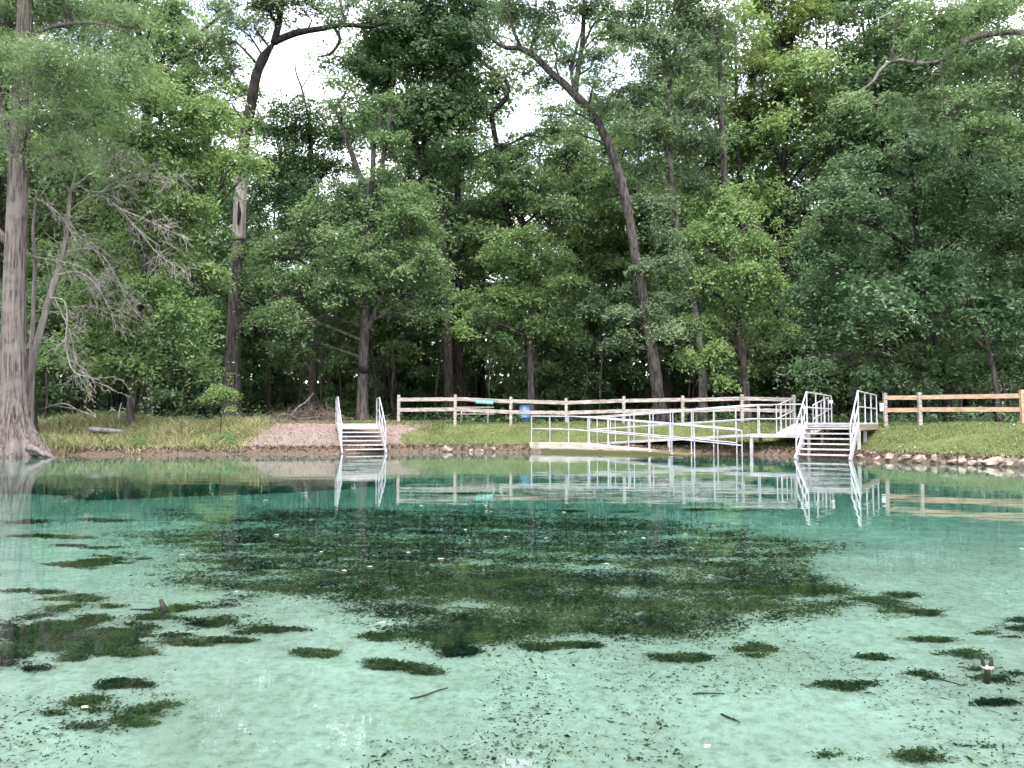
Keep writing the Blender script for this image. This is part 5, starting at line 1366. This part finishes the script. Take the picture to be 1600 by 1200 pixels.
# ------------------------------------------------------------------ under and on the water
def bed_px(px, py):
    """bed point seen at a pixel, solved for the local depth"""
    dep = 0.7
    for _ in range(4):
        p = bed_at(px, py, dep)
        dep = max(0.05, -ground_z(p[0], p[1]))
    return bed_at(px, py, dep)
MAIN = np.array([(230, 795), (520, 797), (800, 800), (1000, 812), (1180, 838), (1320, 858), (1240, 880), (1330, 935), (1290, 962), (1180, 975), (1050, 1000), (900, 985), (700, 1012), (560, 970), (430, 950), (330, 925), (260, 895), (330, 865), (200, 840), (330, 825)], float)
def in_poly(x, y, poly):
    ins = np.zeros(x.shape, bool)
    for i in range(len(poly)):
        ax, ay = poly[i]; bx, by = poly[(i + 1) % len(poly)]
        c_ = ((ay > y) != (by > y))
        ins ^= c_ & (x < ax + (y - ay) / (by - ay + 1e-12) * (bx - ax))
    return ins
patches = [(70, 1002, 90, 16), (160, 985, 130, 20), (10, 1030, 45, 20), (240, 992, 60, 9), (190, 1108, 72, 22), (190, 1070, 24, 5), (270, 948, 55, 9), (110, 968, 40, 9), (130, 935, 30, 6), (290, 1005, 50, 7), (200, 1020, 40, 6), (60, 925, 30, 4), (120, 880, 60, 6), (210, 870, 50, 6), (80, 840, 50, 4), (160, 855, 60, 4), (100, 815, 60, 4),
           (1395, 950, 50, 12), (1590, 985, 40, 11), (1180, 1018, 28, 10), (1360, 1027, 25, 6), (1310, 1070, 40, 8), (1490, 1054, 60, 8), (1570, 1062, 40, 10), (1360, 1180, 65, 16), (1520, 1170, 50, 5), (640, 995, 60, 8), (500, 1025, 22, 6), (590, 998, 40, 5), (630, 1045, 32, 7), (720, 995, 40, 14), (720, 1020, 12, 8), (1500, 1025, 40, 5), (1420, 1085, 25, 5), (1440, 1000, 40, 4), (1250, 925, 60, 9), (850, 1010, 60, 6), (1560, 1100, 30, 5), (1050, 1030, 60, 4), (340, 975, 40, 5), (440, 985, 30, 4), (860, 775, 120, 4), (1100, 800, 60, 4), (930, 800, 60, 3)]
pos = []
n = 17000
qx = rng.uniform(170, 1370, n); qy = 792 + rng.random(n) ** 1.0 * 228
jx, jy = qx + rng.normal(size=n) * 26, qy + rng.normal(size=n) * 5
okm = in_poly(jx, jy, MAIN)
for x_, y_ in zip(qx[okm], qy[okm]): pos.append((x_, y_, 0))
for (px, py, rx, ry) in patches:
    faint = 0.28 if (px > 1150 and py > 1000) else 1.0
    for _ in range(int(3 + ry / 2)):
        m = int((26 + rx * ry * 0.055) * faint)
        wx = px + rng.normal() * rx * 0.5 + np.cumsum(rng.normal(size=m) * rx * 0.09)
        wy = py + rng.normal() * ry * 0.45 + np.cumsum(rng.normal(size=m) * ry * 0.07)
        okp = (np.abs(wx - px) < rx * 2) & (np.abs(wy - py) < ry * 2)
        for x_, y_ in zip(wx[okp], wy[okp]): pos.append((x_, y_, 1))
pos = np.array(pos)
# vectorised refraction
def bed_many(px, py):
    dx, dy = (px - 800) / F, (600 - py) / F
    d = np.stack([dx, cos(PITCH) - dy * sin(PITCH), sin(PITCH) + dy * cos(PITCH)], -1)
    d = unit(d)
    s = -CAM_Z / d[:, 2]
    hx, hy = d[:, 0] * s, d[:, 1] * s
    hl = np.hypot(d[:, 0], d[:, 1])
    st = hl / 1.333; tt = st / np.sqrt(1 - st * st)
    dep = np.full(len(px), 0.7)
    for _ in range(5):
        X_, Y_ = hx + d[:, 0] / hl * dep * tt, hy + d[:, 1] / hl * dep * tt
        dep = np.maximum(0.05, -height(X_, Y_))
    return np.stack([X_, Y_, -dep], -1)
B = bed_many(pos[:, 0], pos[:, 1])
qx_, qy_ = B[:, 0] * 0.55, B[:, 1] * 1.25
fr = 0.5 * vnoise(qx_, qy_, 2.0, 71) + 0.6 * vnoise(qx_, qy_, 5.5, 72) + 0.7 * vnoise(B[:, 0], B[:, 1], 16.0, 73) + 0.5 * vnoise(B[:, 0], B[:, 1], 34.0, 74) + 0.2 * rng.normal(size=len(B))
core = np.clip((B[:, 1] - 6.0) / 6.0, 0, 1)                 # the bed is thickest in its far half
keep = fr > np.where(pos[:, 2] == 1, 0.05, -0.25 - 0.55 * core)
B = B[keep]
# each tuft: many short ragged strands lying over each other
k = 15
dist = np.repeat(np.clip(B[:, 1], 3, 16), k)
C = np.repeat(B, k, 0) + rng.normal(size=(len(B) * k, 3)) * np.array([1.5, 0.6, 0.0]) * np.where(np.repeat(pos[keep][:, 2] == 1, k), 0.012 + 0.0035 * dist, 0.02 + 0.006 * dist)[:, None]
hh = rng.random(len(C)) ** 1.8 * (0.03 + 0.006 * dist)
C[:, 2] = height(C[:, 0], C[:, 1]) + 0.008 + hh
mb = MB()
LS = (0.005 + 0.0048 * dist) * rng.uniform(0.5, 1.6, len(C))
leaf_quads(mb, C, rng.normal(size=C.shape) * 0.6 + np.array([0, -0.2, 1]), LS, LS * rng.uniform(0.2, 0.5, len(C)), 0.3)
M['water_weed'] = plain_material('water_weed', (0.006, 0.02, 0.016), (0.075, 0.095, 0.032), 1.4, 0.9, 0.1, (0.7, 1.3, 1), lo=0.36, hi=0.66)
M['bed_bits'] = island_material('bed_bits', [(0.0, (0.012, 0.016, 0.01)), (0.6, (0.05, 0.05, 0.02)), (1.0, (0.16, 0.12, 0.05))], 0.9)
tag(mb.build('water_weed', M['water_weed']), 'dark green water weed beds on the sandy bottom', 'water weed', kind='stuff')
# scattered dark bits on the sand
n = 17000
qx = rng.uniform(-60, 1660, n); qy = 790 + rng.random(n) ** 0.85 * 430
S_ = bed_many(qx, qy)
clump = vnoise(S_[:, 0], S_[:, 1], 1.6, 81)
S_ = S_[clump + 0.6 * vnoise(S_[:, 0], S_[:, 1], 6.0, 82) + rng.normal(size=n) * 0.3 > 0.3]
mb = MB()
leaf_quads(mb, S_ + np.array([0, 0, 0.012]), rng.normal(size=S_.shape) * 0.35 + np.array([0, 0, 1]), 0.0165 * np.exp(rng.normal(size=len(S_)) * 0.6), 0.009 * np.exp(rng.normal(size=len(S_)) * 0.5), 0.3)
tag(mb.build('leaf_bits', M['bed_bits']), 'small dark leaf bits scattered over the pale pool bed', 'leaf bits', kind='stuff')
# sunken sticks
for k, (a, b, lb) in enumerate([((1082, 1086), (1133, 1087), 'straight dark stick on the pool bed at lower right'), ((1127, 1118), (1157, 1133), 'short dark stick lying slanted on the bed near the bottom right'), ((1437, 1055), (1505, 1074), 'long thin stick across the bed below the forked stake'), ((640, 1094), (700, 1078), 'thin branching twig on the bed at lower left of centre'), ((700, 950), (790, 955), 'long thin stick at the near edge of the weed bed'), ((1185, 852), (1150, 848), 'dark stick near the far right end of the weed bed')]):
    p, q = bed_px(*a), bed_px(*b)
    p[2] += 0.02; q[2] += 0.03
    P, R = smooth_path([p, (p * 2 + q) / 3 + rng.normal(size=3) * 0.004, (p + 2 * q) / 3 + rng.normal(size=3) * 0.004, q], [0.007, 0.009, 0.007, 0.004], 3)
    mb = MB(); tube(mb, P, R, 6, 0.1); tag(mb.build('sunken_stick', M['wet_wood'], None, True), lb, 'stick')
# forked stake breaking the surface, and a leaning stub at left
s0 = at(1542, 1036, CAM_Z * F / (1036 - 660)); s0[2] = 0
fk = empty('forked_stake', s0, 'dark forked stake sticking out of the water at the right', 'stake')
mb = MB(); tube(mb, [s0 + np.array([0.02, 0.04, -0.3]), s0 + np.array([0.01, 0.02, -0.2]), s0 + np.array([0, 0, 0.0])], [0.017, 0.016, 0.014], 9, 0.1); mb.build('stem', M['wet_wood'], fk, True)
for dx, zz in ((-0.02, 0.06), (0.022, 0.052)):
    P, R = smooth_path([s0 + np.array([dx * 0.4, 0, -0.03]), s0 + np.array([dx, 0, zz * 0.5]), s0 + np.array([dx * 1.25, 0.005, zz])], [0.008, 0.0095, 0.003], 3)
    mb = MB(); tube(mb, P, R, 7, 0.1); mb.build('prong', M['wet_wood'], fk, True)
mb = MB(); tube(mb, [s0 + Z1 * 0.001, s0 + Z1 * 0.006], [0.026, 0.024], 14, 0.1); mb.build('pale_ring', M['floating_leaf'], fk)  # pale flat ring around the stem at the waterline
s1 = at(258, 950, CAM_Z * F / (950 - 660)); s1[2] = 0
p = bed_px(256, 955)
lk = empty('leaning_stub', p, 'dark leaning branch stub poking up through the water at left', 'branch')
mb = MB(); tube(mb, [p, (p + s1) / 2, s1 + np.array([0.0, 0, 0.01]), s1 + np.array([-0.04, 0.02, 0.065])], [0.03, 0.026, 0.02, 0.012], 8, 0.1); mb.build('stem', M['wet_wood'], lk, True)
mb = MB(); tube(mb, [p + np.array([-0.25, 0.02, 0.03]), p + np.array([0, 0, 0.05]), p + np.array([0.06, 0, 0.03])], [0.014, 0.02, 0.014], 7, 0.1); mb.build('side_branch', M['wet_wood'], lk, True)
# floating leaves
fl_px = [(945, 880), (1003, 840), (975, 830), (853, 840), (1143, 817), (1112, 821), (1099, 1157), (145, 1098), (580, 884), (690, 872), (505, 861), (375, 922), (600, 970), (728, 827), (290, 866), (418, 781), (435, 835), (880, 800), (640, 862), (660, 790), (1590, 856), (540, 890), (790, 838), (1068, 834)]
for k, (px, py) in enumerate(fl_px):
    D = CAM_Z * F / (py - 660)
    p = np.array([(px - 800) / F * D, D, 0.004])
    a = rng.uniform(0, pi); s_ = 0.012 + 0.0022 * D * rng.uniform(0.5, 1.2)
    th = np.arange(8) / 8 * 2 * pi
    lx, ly = np.cos(th) * s_, np.sin(th) * s_ * 0.5 * (1 - 0.3 * np.cos(th))
    v = np.stack([p[0] + lx * cos(a) - ly * sin(a), p[1] + lx * sin(a) + ly * cos(a), p[2] + 0.004 + 0.2 * np.abs(ly)], -1)
    v = np.concatenate([v, v - np.array([0, 0, 0.003]), [p + np.array([0, 0, 0.002])], [p - np.array([0, 0, 0.001])]])
    t = [[16, i, (i + 1) % 8] for i in range(8)] + [[17, 8 + (i + 1) % 8, 8 + i] for i in range(8)]
    q = [[i, 8 + i, 8 + (i + 1) % 8, (i + 1) % 8] for i in range(8)]
    mb = MB(); mb.add(v, q, t)
    tag(mb.build('floating_leaf', M['floating_leaf']), 'tiny pale leaf floating on the open water', 'leaf', 'pale leaves floating on the pool')
